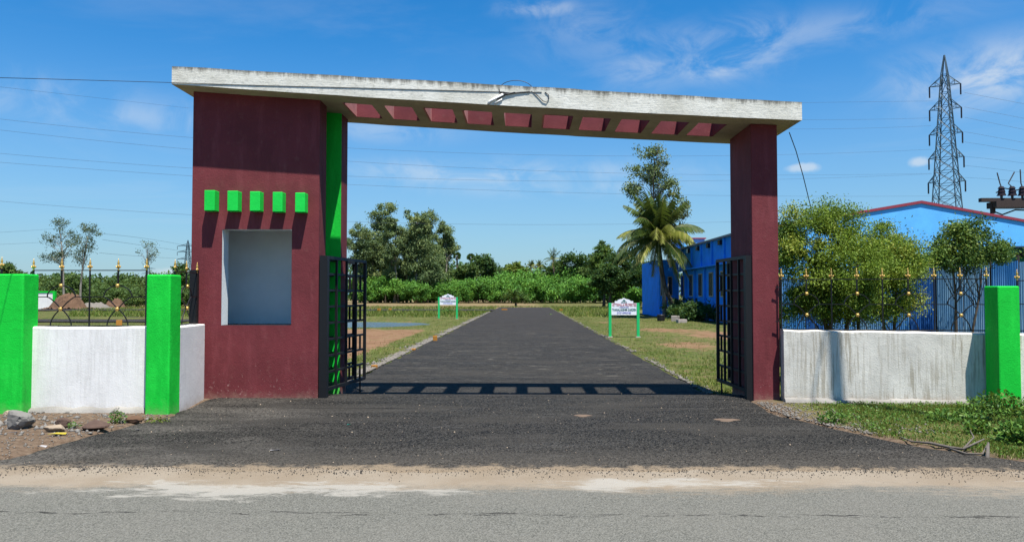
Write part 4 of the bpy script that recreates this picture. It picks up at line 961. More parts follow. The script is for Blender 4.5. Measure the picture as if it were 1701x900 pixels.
# individual trees behind the orchard and round the palm
def dome(px, ty, wpx, by, Y, mat, label, seed, nc=90, per=45, L=.6, name='broad_tree', group='trees behind the orchard row', trunk=None, spread=.5):
    base = (X(px, Y), Y, -DROP); h = by - ty; rg = np.random.default_rng(seed); bl = [(px, ty + h * .45, wpx * .62, h * .36)]
    for i in range(8):
        a = math.pi * (i + .5) / 8; bl.append((px + math.cos(a) * wpx * .68, ty + h * .48 - math.sin(a) * h * .32 + rg.uniform(-3, 3), wpx * rg.uniform(.24, .36), h * rg.uniform(.13, .2), rg.uniform(-1.5, 1.5)))
    return leafy(name, base, pxblobs(bl, Y, base), nc, per, L, L * .45, mat, trunk or M['bark'], .22, seed, label, group=group, spread=spread, shell=.35, nlimb=16, trunk_top=P(px, ty + h * .3, Y).z)
for args in ((985, 436, 26, 484, 158, M['scrub'], 'mid green tree just right of the wide dark one'), (905, 455, 18, 484, 166, M['scrub'], 'low scrubby tree under the distant palms'), (822, 446, 20, 482, 174, M['scrub'], 'scrubby tree between the dark domed one and the yellow-green one'), (748, 448, 22, 482, 172, M['scrub'], 'scrubby tree at the right foot of the eucalyptus grove'), (720, 462, 24, 488, 165, M['scrub'], 'low scrub tree under the right half of the grove'), (620, 458, 26, 490, 165, M['scrub'], 'low scrub tree under the left end of the grove'), (802, 425, 26, 478, 172, M['dark_leaf'], 'dark domed tree right of the palmyra palms'), (775, 440, 22, 478, 168, M['scrub'], 'scrubby tree under the palmyra palms'), (855, 439, 20, 478, 170, M['lime_leaf'], 'yellow-green rounded tree above the orchard centre'),
             (838, 452, 18, 480, 168, M['dark_leaf'], 'small dark tree left of the yellow-green rounded one'), (880, 452, 16, 482, 172, M['dark_leaf'], 'small dark tree right of the yellow-green rounded one'), (952, 422, 34, 482, 160, M['dark_leaf'], 'wide dark tree with a flat top left of the coconut palm'),
             (925, 438, 16, 480, 165, M['dark_leaf'], 'small dark tree at the left foot of the wide dark tree')):
    dome(*args, seed=500 + int(args[0]))
for args in ((1003, 403, 26, 500, 100, M['neem_dark'], 'tall upright tree with a tufted top left of the coconut palm'), (1038, 414, 36, 505, 96, M['dark_leaf'], 'dark shady tree behind the right signboard'),
             (1012, 440, 34, 505, 94, M['dark_leaf'], 'low dark tree behind the right signboard, nearest the driveway'), (1074, 432, 34, 508, 92, M['dark_leaf'], 'dark tree behind the coconut palm trunk'), (1090, 468, 20, 512, 84, M['scrub'], 'low green bush left of the blue building'), (1060, 478, 18, 512, 86, M['orchard'], 'bright low bush in front of the dark trees left of the palm')):
    dome(*args, seed=600 + int(args[0]), nc=120, per=70, L=.34, group='shady trees left of the blue building')
dome(857, 484, 24, 508, 108, M['neem_dark'], 'wide low bush at the far end of the driveway', 701, nc=60, per=50, L=.30, name='bush', group=None)
for (px, py, Y, lab) in ((882, 441, 190, 'small distant palm, left of the pair right of the yellow-green tree'), (896, 441, 190, 'small distant palm, right of the pair right of the yellow-green tree'), (919, 430, 160, 'distant palm with upright fronds beside the wide dark tree')):
    base = (X(px, Y), Y, -DROP); zc = P(px, py, Y).z + DROP; palm(base, [(0, 0, -.3), (.2, 0, zc * .5), (0, 0, zc)], 16, 1.9 if Y > 180 else 2.8, int(px), lab, r0=.18, coco=False, det=(5, 14), group='distant palms behind the orchard')

# left side seen over and through the fence
lab_s = 'dark green scrub tree in the line across the left plots'; grp_s = 'scrub trees across the left plots'
sm = [bush_master(451 + i, 4.2, 5.6, M['scrub'], lab_s, grp_s, 85, 45, name='scrub_tree') for i in range(2)]
sp_ = []
for i in range(30): sp_.append((-60 + i * 21 + rgp.uniform(-6, 6), 128 + rgp.uniform(-8, 8), rgp.uniform(.75, 1.05)))
for i in range(14): sp_.append((-40 + i * 27 + rgp.uniform(-6, 6), 105 + rgp.uniform(-5, 4), rgp.uniform(.45, .7)))
f2 = [True, True]
for i, (px, Y, s) in enumerate(sp_):
    if 585 < px: continue
    j = i % 2; loc = (X(px, Y), Y, -DROP - .1)
    if f2[j]: o = sm[j]; f2[j] = False; o.location = loc; o.scale = (s, s, s)
    else: copy_tree(sm[j], None, loc, rgp.uniform(0, 6), (s * 1.1, s, s * rgp.uniform(.8, 1.15)))
dome(15, 436, 26, 500, 100, M['scrub'], 'round green tree showing just above the leftmost pillar', 801, nc=110, per=50, L=.4, name='broad_tree', group=None)
dome(300, 440, 22, 500, 115, M['dark_leaf'], 'dark tree at the foot of the small pylon beside the booth', 802, nc=80, per=40, L=.4, group=None)
YA = 88; bA = (X(110, YA), YA, -DROP)
leafy('slim_tree', bA, pxblobs([(103, 370, 16, 12), (110, 395, 18, 14), (85, 400, 14, 16), (78, 425, 12, 10), (100, 425, 16, 12), (120, 405, 10, 18)], YA, bA), 75, 34, .22, .10, M['slim_leaf'], M['pale_bark'], .16, 811,
      'slim airy tree over the left fence, the taller of the two', spread=.5, nlimb=34, droop=.6, shell=.15, trunk_top=P(106, 385, YA).z)
YA = 90; bA = (X(133, YA), YA, -DROP)
leafy('slim_tree', bA, pxblobs([(148, 378, 16, 9), (160, 385, 10, 12), (140, 398, 16, 12), (130, 425, 14, 14), (150, 415, 12, 14)], YA, bA), 60, 32, .22, .10, M['slim_leaf'], M['pale_bark'], .15, 812,
      'slim airy tree over the left fence, leaning right with a flatter top', spread=.5, nlimb=30, droop=.6, shell=.15, trunk_top=P(145, 392, YA).z)
YA = 110; bA = (X(246, YA), YA, -DROP)
leafy('bare_tree', bA, pxblobs([(245, 408, 13, 10), (232, 418, 8, 8), (257, 418, 8, 10), (246, 430, 10, 10)], YA, bA), 36, 13, .26, .12, M['slim_leaf'], M['pale_bark'], .14, 813,
      'small nearly bare tree above the second green pillar', spread=.5, nlimb=34, shell=.2, trunk_top=P(246, 415, YA).z)
# far-off wood that reads as one mass
rg = np.random.default_rng(77); n = 30000
xw = rg.uniform(-420, 330, n); yw = rg.uniform(250, 275, n); hw = 5.5 + 3.5 * fbm(xw, yw, 22, 61) + 2 * fbm(xw, yw, 6, 62)
hw = hw * (1 + .35 * sstep(-130, -60, xw))
V, Q = leaf_quads(np.stack([xw, yw, rg.uniform(0, 1, n) ** .6 * hw], 1), 1.5, .9, rg, 0, .6)
o = np_mesh('distant_woodland', V, Q, M['dark_leaf'], None, rg.uniform(0, 1, n)); tag(o, 'distant dark green woodland along the horizon', 'woodland', kind='stuff')

# ================================================================== GRASS
def blades(name, n, sampler, h, w, mat, seed, label):
    rg = np.random.default_rng(seed); x, y, hh = sampler(rg, n); z = ground_height(x, y) - .01; n = len(x)
    a = rg.uniform(0, 2 * np.pi, n); hh = h * hh * rg.uniform(.5, 1.3, n); lean = rg.normal(size=(n, 2)) * .45
    dx = np.cos(a) * w * .5; dy = np.sin(a) * w * .5
    V = np.stack([np.stack([x - dx, y - dy, z], 1), np.stack([x + dx, y + dy, z], 1), np.stack([x + lean[:, 0] * hh, y + lean[:, 1] * hh, z + hh], 1)], 1).reshape(-1, 3)
    o = np_mesh(name, V, np.arange(n * 3).reshape(n, 3), mat, None, rg.uniform(0, 1, n) ** 1.3, tris=True); tag(o, label, 'grass', kind='stuff'); return o
def verge(rg, n):
    x = rg.uniform(3.4, 9.5, n); y = rg.uniform(6.9, 11.0, n); l, r_ = drv(y)
    d = x - r_; dens = sstep(.03, .35, d) * (.35 + .9 * sstep(.35, .6, fbm(x, y, .5, 71))) * sstep(3.9 - (11 - y) * .15, 4.9 - (11 - y) * .3, x + .4 * (fbm(x, y, .4, 72) - .5))
    k = rg.random(n) < dens; return x[k], y[k], (.5 + fbm(x, y, .7, 73))[k]
blades('grass', 90000, verge, .055, .009, M['grass'], 71, 'fresh green grass on the verge below the stained wall')
rgc = np.random.default_rng(19); xv, yv, hv = verge(rgc, 26000); k_ = rgc.random(len(xv)) < .75
xv, yv = xv[k_], yv[k_]; V, Q = leaf_quads(np.stack([xv, yv, ground_height(xv, yv) + rgc.uniform(.0, .05, len(xv))], 1), .035, .018, rgc, -.2, 1.0)
tag(np_mesh('ground_cover', V, Q, M['weed'], None, rgc.uniform(0, 1, len(xv))), 'small creeping leaves among the verge grass', 'ground cover', kind='stuff')
def plots(rg, n):
    u = rg.random(n); y = 12.9 + 50 * u ** 1.7; x = rg.uniform(-1, 1, n) * (y * .62 + 1)
    l, r_ = drv(y); ins = (x > l - .03) & (x < r_ + .03)
    dd = np.maximum(l - x, x - r_)
    s = soil_fn(x, y) + (fbm(x, y, 1.6, 81) - .5) * 1.3
    dens = np.clip(1.0 - 1.3 * np.clip(s, 0, 1), .03, 1) * (.25 + .95 * sstep(.38, .62, fbm(x, y, .55, 87))) * np.where(dd < 1.3, 1.0, .75) * np.where(x < -3, sstep(.18, .5, dd), 1)
    pd = np.sqrt(((x + 13.0) / 7.6) ** 2 + ((y - 43.5) / 6.2) ** 2)
    k = (~ins) & (rg.random(n) < dens) & (pd > 1.02) & ~((x < -21) & (y > 44.5) & (y < 55.5)) & ~((x > 11.5) & (y > 42)); return x[k], y[k], (.45 + fbm(x, y, 1.1, 83))[k] * np.where(y[k] > 30, 1.15, 1)
blades('grass', 230000, plots, .075, .018, M['grass'], 82, 'short patchy grass on the plots beyond the gateway')
def far_grass(rg, n):
    y = rg.uniform(56, 104, n); x = rg.uniform(-.62, .4, n) * y; l, r_ = drv(np.clip(y, 7, 98)); ins = (x > l - .1) & (x < r_ + .1) & (y < 98.5)
    k = ~ins & ~((y > 76) & (y < 84.5) & (x < 0)) & (rg.random(n) < .25 + fbm(x, y, 3, 91)) & ~((x > 9) & (y < 80)); return x[k], y[k], (.5 + fbm(x, y, 2, 92))[k]
blades('grass', 60000, far_grass, .22, .07, M['grass'], 93, 'taller rough grass on the far plots before the orchard')
def weed(px, py, w, h, n, L, label, seed, group='weeds at the foot of the boundary walls', mat='weed'):
    g = G(px, py); rg = np.random.default_rng(seed); s = g.y / F
    r_ = rg.random(n) ** .6; a = rg.uniform(0, 6.28, n); u = rg.random(n)
    pos = np.stack([r_ * np.cos(a) * w * s, r_ * np.sin(a) * w * s * .6, .01 + u * h * s * (1 - .5 * r_)], 1)
    V, Q = leaf_quads(pos, L, L * .45, rg, -.2, 1.2)
    o = empty('weed', (g.x, g.y, gl(g.x, g.y)), label, 'plant', group); np_mesh('leaves', V, Q, M[mat], o, rg.uniform(0, 1, n))
    mb = MB()
    for k in range(10): q = pos[rg.integers(n)]; mb.tube([(0, 0, -.02), tuple(q)], [.005, .002], 4)
    mb.build('stem', M['lime_rachis'], o)
weed(1385, 702, 26, 22, 300, .05, 'low leafy weed on the gravel near the stained wall', 1)
weed(1660, 690, 60, 42, 900, .07, 'dark broad-leaved weed at the foot of the right green pillar', 2)
weed(1690, 735, 34, 40, 700, .075, 'large bushy weed at the right frame edge', 3)
weed(1590, 700, 50, 24, 500, .06, 'spreading weed in front of the stained wall', 4)
weed(1625, 720, 22, 26, 220, .065, 'small broad-leaved weed between the branch and the pillar', 6)
weed(196, 703, 15, 24, 130, .045, 'fresh green weed in the soil below the left white wall', 7)
weed(262, 702, 22, 20, 160, .04, 'dry yellowish weed at the foot of the second green pillar', 8, mat='grass')
weed(124, 712, 10, 12, 60, .035, 'tiny sprig of weed between the stones at left', 9)
weed(745, 518, 12, 9, 220, .2, 'dark clump of weeds by the left signboard', 10, group=None); weed(915, 520, 3, 1, 10, .2, 'small tuft at the driveway edge', 11, group=None)

# ================================================================== STONES AND LITTER
def rock(name, px, py, wpx, hpx, mat, label, seed, cat='stone', group=None, dep=.7, z0=0.0, rough=.22, Y=None):
    import bmesh
    g = G(px, py, z0); s = g.y / F; bm = bmesh.new(); bmesh.ops.create_icosphere(bm, subdivisions=3, radius=1); rg = np.random.default_rng(seed)
    ks = rand_dirs(16, rg); kd = rg.uniform(.55, .85, 16)
    for v in bm.verts:
        d = np.array(v.co); r_ = 1.0
        for a, b_ in zip(ks, kd):
            t = d @ a
            if t > 0.01: r_ = min(r_, b_ / t)
        r_ *= 1 + rg.uniform(-.035, .035); co = d * r_
        v.co = (co[0] * wpx * .5 * s * 1.1, co[1] * wpx * .5 * s * dep, (co[2] * .5 + .38) * hpx * s * 1.15)
    me = bpy.data.meshes.new(name); bm.to_mesh(me); bm.free(); me.materials.append(mat)
    o = link(name, me); o.location = (g.x, g.y, gl(g.x, g.y) if z0 == 0 else z0); o.rotation_euler = (0, 0, rg.uniform(-.3, .3)); tag(o, label, cat, group); return o
rock('boulder', 32, 712, 62, 32, M['stone'], 'large grey stone below the leftmost green pillar', 1)
rock('rock', 92, 718, 34, 14, M['pale_stone'], 'pale flat stone right of the large grey one', 2)
rock('rock', 104, 711, 32, 20, M['red_stone'], 'dark reddish stone behind the pale flat one', 3)
rock('rock', 157, 714, 44, 18, M['red_stone'], 'dark brown stone below the middle of the left wall', 14)
rock('rock', 222, 702, 30, 12, M['dirt_heap'], 'low red earth lump before the second pillar', 5)
rock('rock', 18, 690, 30, 9, M['pale_stone'], 'small pale stone against the foot of the leftmost pillar', 6)
# markers along the driveway: painted stones
for (px, py, w, h, lab) in ((723, 566, 7, 11, 'upright orange marker stone beside the gravel edge'), (687, 581, 7, 5, 'low orange marker stone lying in the grass left of the driveway'), (622, 611, 9, 5, 'orange marker stone nearest the left gate'),
                       (630, 517, 5, 5, 'far orange marker stone beyond the pond, left one'), (648, 516, 5, 4, 'far orange marker stone beyond the pond, right one'), (838, 515, 8, 3, 'yellow marker stone by the far left bend of the driveway'), (932, 516, 5, 3, 'yellow marker stone at the far right edge of the driveway'),
                       (122, 513, 6, 5, 'orange marker stone beside the layout road'), (198, 541, 9, 9, 'orange marker block seen through the left fence')):
    g = G(px, py, -DROP); s = g.y / F; mb = MB(); mb.box(-w * s * .5, w * s * .5, -w * s * .4, w * s * .4, -.05, h * s); o = mb.build('marker_stone', M['orange'], bevel=.012)
    o.location = (g.x, g.y, gl(g.x, g.y)); o.rotation_euler = (random.uniform(-.12, .12), random.uniform(-.1, .1), random.uniform(-.5, .5)); tag(o, lab, 'marker', 'orange marker stones')
def scrap(px, py, pts, mat, label, z=.03):
    g = G(px, py); mb = MB(); s = g.y / F; n = len(pts)
    top = [(g.x + a * s, g.y + b_ * s * 3, z + .012 * math.sin(i * 2.1)) for i, (a, b_) in enumerate(pts)]
    bot = [(x, y, zz - .004) for x, y, zz in top]
    mb.add(top + bot, [tuple(range(n)), tuple(range(2 * n - 1, n - 1, -1))] + [(i, n + i, n + (i + 1) % n, (i + 1) % n) for i in range(n)])
    tag(mb.build('litter', mat), label, 'litter')
scrap(95, 724, [(-13, -2), (0, -3), (12, 1), (11, 3), (-2, 1)], M['yellow'], 'yellow plastic scrap before the stones')
scrap(69, 745, [(-9, 1), (0, -2), (9, -1), (8, 1), (0, 0), (-8, 2)], M['paper'], 'curled white paper scrap on the asphalt edge')
scrap(580, 707, [(-3, -1), (3, -1), (3, 1), (-3, 1)], M['teal'], 'tiny teal plastic bit on the driveway', .02)
scrap(457, 750, [(-8, -1), (8, -1), (7, 1), (-8, 0.5)], M['paper'], 'thin white paper strip on the driveway', .02)
scrap(228, 716, [(-4, 0), (4, -1), (4, 1)], M['paper'], 'tiny white paper bit left of the driveway', .02)
scrap(22, 722, [(-8, 0), (8, -1), (6, 1)], M['paper'], 'flat white flake in the soil below the large stone', .03)
# sandy patches worn on the drive are real spilt sand
for (px, py, w, lab) in ((968, 692, 13, 'small spill of orange sand on the driveway, left one'), (1207, 699, 18, 'small spill of orange sand near the maroon column')):
    g = G(px, py); s = g.y / F; mb = MB(); n = 22
    rim = []
    for i in range(n):
        a = 2 * math.pi * i / n; r_ = w * s * (1 + .3 * math.sin(3 * a + px) + random.uniform(-.12, .12)); rim.append((g.x + r_ * math.cos(a), g.y + r_ * .75 * math.sin(a), .014))
    mid = [(g.x + (x - g.x) * .5, g.y + (y - g.y) * .5, .026) for x, y, _ in rim]
    mb.add(rim + mid + [(g.x, g.y, .028)], [(i, (i + 1) % n, n + (i + 1) % n, n + i) for i in range(n)] + [(n + i, n + (i + 1) % n, 2 * n) for i in range(n)])
    tag(mb.build('sand_spill', M['sand'] if 'sand' in M else M['pale_stone'], smooth=True), lab, 'sand')
# loose gravel
def pebbles(name, pts, sz, mat, label, seed):
    rg = np.random.default_rng(seed); n = len(pts)
    T = np.array([[1, 0, 0], [-1, 0, 0], [0, 1, 0], [0, -1, 0], [0, 0, .8], [0, 0, -.8]], float); Fc = np.array([[0, 2, 4], [2, 1, 4], [1, 3, 4], [3, 0, 4], [2, 0, 5], [1, 2, 5], [3, 1, 5], [0, 3, 5]])
    s = sz * rg.uniform(.4, 1.4, n) * np.where(rg.random(n) < .06, 1.8, 1); a = rg.uniform(0, 6.28, n); c, si = np.cos(a), np.sin(a)
    V = T[None] * (s[:, None] * rg.uniform(.6, 1.3, (n, 3)))[:, None, :]; x = V[..., 0] * c[:, None] - V[..., 1] * si[:, None]; y = V[..., 0] * si[:, None] + V[..., 1] * c[:, None]
    V = np.stack([x, y, V[..., 2]], 2) + pts[:, None, :]; V = V.reshape(-1, 3); Q = (Fc[None] + (np.arange(n) * 6)[:, None, None]).reshape(-1, 3)
    o = np_mesh(name, V, Q, mat, None, None, tris=True); tag(o, label, 'gravel', kind='stuff'); return o
rg = np.random.default_rng(5); n = 9000
x = rg.uniform(3.2, 5.4, n); y = rg.uniform(8.6, 11.05, n); l, r_ = drv(y); d = x - r_
k = (d > -.05) & (rg.random(n) < np.exp(-np.clip(d - .05, 0, 9) / .38) * .55); x = x[k]; y = y[k]
pebbles('gravel', np.stack([x, y, ground_height(x, y) + .006], 1), .014, M['gravel'], 'crushed stone between the driveway and the stained wall', 1)
n = 9500; y = 12.9 + 60 * rg.random(n) ** 1.8; side = np.where(rg.random(n) < .9, -1, 1); l, r_ = drv(y)
x = np.where(side < 0, l - np.abs(rg.normal(size=n)) * .15 - .02, r_ + np.abs(rg.normal(size=n)) * .07 + .02); k = rg.random(n) < sstep(.3, .65, fbm(x * 0 + side * 7, y, .9, 57)) + .12; x = x[k]; y = y[k]; n = len(x)
pebbles('gravel', np.stack([x, y, np.full(n, -DROP + .01)], 1), .028, M['gravel'], 'grey crushed stone along both driveway edges', 2)
n = 420; x = rg.uniform(-5.5, 5.5, n); y = rg.uniform(6.7, 12, n); l, r_ = drv(np.clip(y, 6.8, 90)); k = (x > l) & (x < r_); x = x[k]; y = y[k]
pebbles('gravel', np.stack([x, y, np.full(len(x), .013)], 1), .007, M['pale_stone'], 'scattered pale pebbles on the driveway mouth', 3)
n = 260; x = rg.uniform(-9, -4.7, n); y = rg.uniform(8.2, 10.0, n); l, r_ = drv(y); k = x < l - .05; x = x[k]; y = y[k]
pebbles('gravel', np.stack([x, y, ground_height(x, y) + .006], 1), .034, M['stone'], 'larger broken stones scattered below the left wall', 14)
n = 2200; x = rg.uniform(-9, -4.7, n); y = rg.uniform(7.0, 10.0, n); l, r_ = drv(y); k = x < l - .02; x = x[k]; y = y[k]
pebbles('gravel', np.stack([x, y, ground_height(x, y) + .004], 1), .012, M['gravel'], 'small stones in the brown soil at left', 4)
n = 9000; x = rg.uniform(-5.6, 5.4, n); y = 6.90 + .16 * rg.normal(size=n)
pebbles('gravel', np.stack([x, y, np.full(n, .001)], 1), .0045, M['chip'], 'loose black asphalt chips along the ragged edge of the driveway', 9)
# dry branch at the right
mb = MB(); q = lambda px, py, z=.02: (G(px, py).x, G(px, py).y, z)
mb.tube([q(1492, 727), q(1515, 736), q(1545, 740, .03), q(1578, 746), q(1600, 752, .04), q(1635, 745, .10)], [.007, .010, .015, .017, .013, .008], 6)
mb.tube([q(1578, 748), q(1605, 758, .03), q(1632, 757, .02), q(1640, 748, .06)], [.012, .011, .009, .006], 6)
mb.tube([q(1600, 752, .04), q(1618, 742, .1), q(1612, 736, .14)], [.012, .008, .004], 5)
mb.tube([q(1640, 762, .0), q(1642, 752, .10)], [.022, .012], 6)
tag(mb.build('dry_branch', M['deadwood'], smooth=True), 'dry forked branch lying along the asphalt edge below the weeds', 'branch')

# ================================================================== SIGNBOARDS
FONT = None
def text_mesh(name, body, size_w, h, x, y, z, mat, parent, rz=0.0, bold=0.0):
    cu = bpy.data.curves.new(name, 'FONT'); cu.body = body; cu.size = 1; cu.align_x = 'CENTER'; cu.align_y = 'CENTER'; cu.extrude = 0.01; cu.offset = bold
    ob = bpy.data.objects.new('tmp', cu); COL.objects.link(ob); bpy.context.view_layer.update()
    dg = bpy.context.evaluated_depsgraph_get(); me = bpy.data.meshes.new_from_object(ob.evaluated_get(dg)); bpy.data.objects.remove(ob)
    co = np.empty(len(me.vertices) * 3, np.float32); me.vertices.foreach_get('co', co); co = co.reshape(-1, 3)
    wx = co[:, 0].max() - co[:, 0].min(); hh = co[:, 1].max() - co[:, 1].min(); cx = (co[:, 0].max() + co[:, 0].min()) / 2; cy = (co[:, 1].max() + co[:, 1].min()) / 2
    V = np.stack([(co[:, 0] - cx) / wx * size_w + x, y - co[:, 2] * .3, (co[:, 1] - cy) / hh * h + z], 1); me.vertices.foreach_set('co', V.astype(np.float32).ravel()); me.materials.clear(); me.materials.append(mat); me.update()
    return link(name, me, parent)
def signboard(pxl, pxr, pyt, pyb, label, seed):
    g = G((pxl + pxr) / 2, pyb, -DROP); Y = g.y; s = Y / F; w = (pxr - pxl) * s; H = (pyb - pyt) * s
    o = empty('signboard', (g.x, Y, -DROP), label, 'sign', 'signboards beside the driveway')
    lw = .075 * w / 1.28
    for sx in (-1, 1):
        k_ = MB(); k_.box(sx * (w / 2 - lw) - lw * .75, sx * (w / 2 - lw) + lw * .75, -lw * .6, lw * .6, -.15, H * .87); k_.build('leg', M['sign_green'], o, bevel=.006)
        f_ = MB(); f_.box(sx * (w / 2 - lw) - lw * 1.4, sx * (w / 2 - lw) + lw * 1.4, -lw * 1.1, lw * 1.1, -.1, .03); f_.build('footing', M['white_block'], o, bevel=.01)
    bw = w / 2 - lw * 1.7; zb = H * .565; zt_ = H * .865; hx_ = bw * .72
    arc = [(bw * .52 * math.cos(a), zt_ + H * .055 + H * .055 * math.sin(a)) for a in np.linspace(0, math.pi, 11)]
    arc[5] = (0, H * 1.0)
    poly = [(-bw, zb), (bw, zb), (bw, zt_), (hx_, zt_), (hx_, zt_ + H * .055)] + arc + [(-hx_, zt_ + H * .055), (-hx_, zt_), (-bw, zt_)]
    b_ = MB(); b_.extr_y(poly, -lw * .35, lw * .35); bd = b_.build('board', M['sign_white'], o)
    yf = -lw * .35 - .004
    text_mesh('lettering', 'VETTRIMALAI PROPERTIES', bw * 1.9, H * .075, 0, yf, zt_ - H * .045, M['txt_red'], bd)
    text_mesh('lettering', 'PROMOTERS', bw * .7, H * .018, 0, yf, zt_ - H * .105, M['txt_blue'], bd)
    text_mesh('lettering', 'THANALAKSHMI GARDEN', bw * 1.88, H * .068, 0, yf, zt_ - H * .165, M['txt_green'], bd, bold=.015)
    text_mesh('lettering', 'DTCP APPROVED', bw * 1.1, H * .042, 0, yf, zt_ - H * .245, M['txt_blue'], bd)
    e = MB(); tz = zt_ + H * .01; ht = H * .09; tw = bw * .25
    e.extr_y([(-tw, tz), (tw, tz), (0, tz + ht)], yf - .002, yf + .004); em = e.build('emblem', M['txt_green'], bd)
    e = MB(); e.extr_y([(-tw * .62, tz + ht * .14), (-tw * .1, tz + ht * .14), (-tw * .2, tz + ht * .45)], yf - .005, yf - .0025); e.extr_y([(tw * .1, tz + ht * .14), (tw * .62, tz + ht * .14), (tw * .25, tz + ht * .45)], yf - .005, yf - .0025); e.build('emblem_mark', M['sign_white'], em)
    return o
signboard(1010.5, 1063, 495, 560, 'white property signboard on green legs right of the driveway', 1)
signboard(727, 761, 488, 530, 'white property signboard on green legs left of the driveway by the pond', 2)

# ================================================================== BUILDINGS
# long blue building
bb = empty('blue_building', (12, 58, -DROP), 'long bright blue building with pilasters and small windows behind the palm', 'building')
xw = 12.05; y0, y1 = 41.0, 57.5
def bx(mb, x0, x1, ya, yb, z0, z1): return mb.box(x0 - 12, x1 - 12, ya - 58, yb - 58, z0 + DROP, z1 + DROP)
mb = MB()
bx(mb, xw + .25, xw + 3.2, y0, y1, -.2, 3.45); bx(mb, xw, xw + 3.2, y0, y1, 3.45, 5.0); mb.build('wall', M['blue_wall'], bb)
mb = MB(); bx(mb, xw - .25, xw + 3.4, y0 - .2, y1 + .2, 5.0, 5.09); mb.build('roof', M['roof_sheet'], bb)
mb = MB(); bx(mb, xw - .35, xw + .24, y0, y1, 3.38, 3.45); mb.build('sunshade', M['blue_wall'], bb)
for i in range(5):
    y = y1 - 1.6 - i * 2.9; p = MB(); bx(p, xw - .10, xw - .003, y, y + .22, 3.47, 4.98); p.build('pilaster', M['blue_wall'], bb)
    q_ = MB(); bx(q_, xw + .12, xw + .247, y, y + .22, -.1, 3.36); q_.build('pilaster', M['blue_wall'], bb)
    w_ = MB(); bx(w_, xw + .19, xw + .248, y + .95, y + 1.95, 1.45, 3.05); fr_ = w_.build('window', M['cream'], bb)
    w_ = MB(); bx(w_, xw + .17, xw + .189, y + 1.02, y + 1.88, 1.52, 2.98); w_.build('pane', M['dark_window'], fr_)
    w_ = MB(); bx(w_, xw - .16, xw - .003, y + .7, y + 1.2, 4.62, 4.9); w_.build('vent', M['dark_window'], bb)
mb = MB(); bx(mb, xw + .18, xw + .248, 52.6, 55.2, -.1, 1.35); mb.build('dark_doorway', M['dark_window'], bb)
# end room facing the camera
xe0, xe1 = X(1094, 58), X(1126, 58)
mb = MB(); bx(mb, xe0, xe1, 57.6, 66, -.2, 4.3); mb.build('end_room', M['blue_wall'], bb)
for px in (1101, 1113):
    x_ = X(px, 57.6); w_ = MB(); bx(w_, x_ - .18, x_ + .18, 57.55, 57.598, 1.5, 3.0); f_ = w_.build('window', M['cream'], bb)
    w_ = MB(); bx(w_, x_ - .12, x_ + .12, 57.53, 57.549, 1.56, 2.94); w_.build('pane', M['dark_window'], f_)
mb = MB(); bx(mb, xw + .3, X(1155, 60) + .3, 58, 62, 5.09, 5.95); t_ = mb.build('roof_tank_room', M['sky_blue_wall'], bb)
mb = MB(); bx(mb, xw + .2, X(1155, 60) + .4, 57.9, 62.1, 5.95, 6.03); mb.build('tank_room_roof', M['red_trim'], t_)
for i, (px, Y_, w_, h_) in enumerate(((1148, 54.5, 1.3, 1.5), (1166, 51.0, 1.2, 1.1), (1186, 47.5, 1.4, 1.3))):
    x_ = X(px, Y_); x_ = min(x_, 11.6)
    o = bush_master(900 + i, w_, h_, M['dark_leaf'], ['dark shrub at the foot of the blue building by its doorway', 'low dark shrub at the middle of the blue building', 'dark shrub at the foot of the blue building beside the iron gate'][i], 'dark shrubs along the blue building', 50, 50, L=.2, wd=.1, tr=.03, name='shrub', cat='shrub')
    o.location = (11.3, Y_, -DROP - .05)
# gabled hall
YG = 40; hall = empty('gabled_hall', (X(1530, YG), YG, 0), 'large sky-blue gabled hall with red roof edge behind the trees', 'building')
ap = P(1530, 338, YG); lf = P(1440, 353, YG); rt = P(1701, 369, YG)
sl = (ap.z - lf.z) / (ap.x - lf.x); sr = (ap.z - rt.z) / (rt.x - ap.x)
xl_ = X(1300, YG); xr_ = X(1830, YG)
zl_ = ap.z - sl * (ap.x - xl_); zr_ = ap.z - sr * (xr_ - ap.x); ox = hall.location.x
mb = MB(); mb.extr_y([(xl_ - ox, -.2), (xr_ - ox, -.2), (xr_ - ox, zr_), (ap.x - ox, ap.z), (xl_ - ox, zl_)], 0, 24); mb.build('wall', M['sky_blue_wall'], hall)
t = .13
mb = MB(); mb.extr_y([(xl_ - ox - .4, zl_ - sl * .4), (ap.x - ox, ap.z), (xr_ - ox + .4, zr_ - sr * .4), (xr_ - ox + .4, zr_ - sr * .4 + t), (ap.x - ox, ap.z + t + .02), (xl_ - ox - .4, zl_ - sl * .4 + t)], -.07, 24.3); mb.build('roof', M['red_trim'], hall)
# green shed
YH = 24; sh = empty('green_shed', (X(1655, YH), YH, 0), 'green sheet-metal shed with a dark awning at the right edge', 'shed')
wS = 6.0; z1_ = Z(413, YH); mb = MB(); mb.box(.0, wS, 0, 5, -.2, z1_); mb.build('wall', M['green_sheet'], sh)
mb = MB(); mb.hexa([(-.15, -.3, z1_ + .0), (wS + .2, -.3, z1_ + .0), (wS + .2, 5.2, z1_ + .3), (-.15, 5.2, z1_ + .3), (-.15, -.3, z1_ + .05), (wS + .2, -.3, z1_ + .05), (wS + .2, 5.2, z1_ + .35), (-.15, 5.2, z1_ + .35)]); mb.build('roof', M['roof_sheet'], sh)
mb = MB(); mb.box(X(1690, YH) - X(1655, YH), wS, -.6, -.003, Z(427, YH), Z(420, YH)); mb.build('awning', M['rust_dark'], sh)
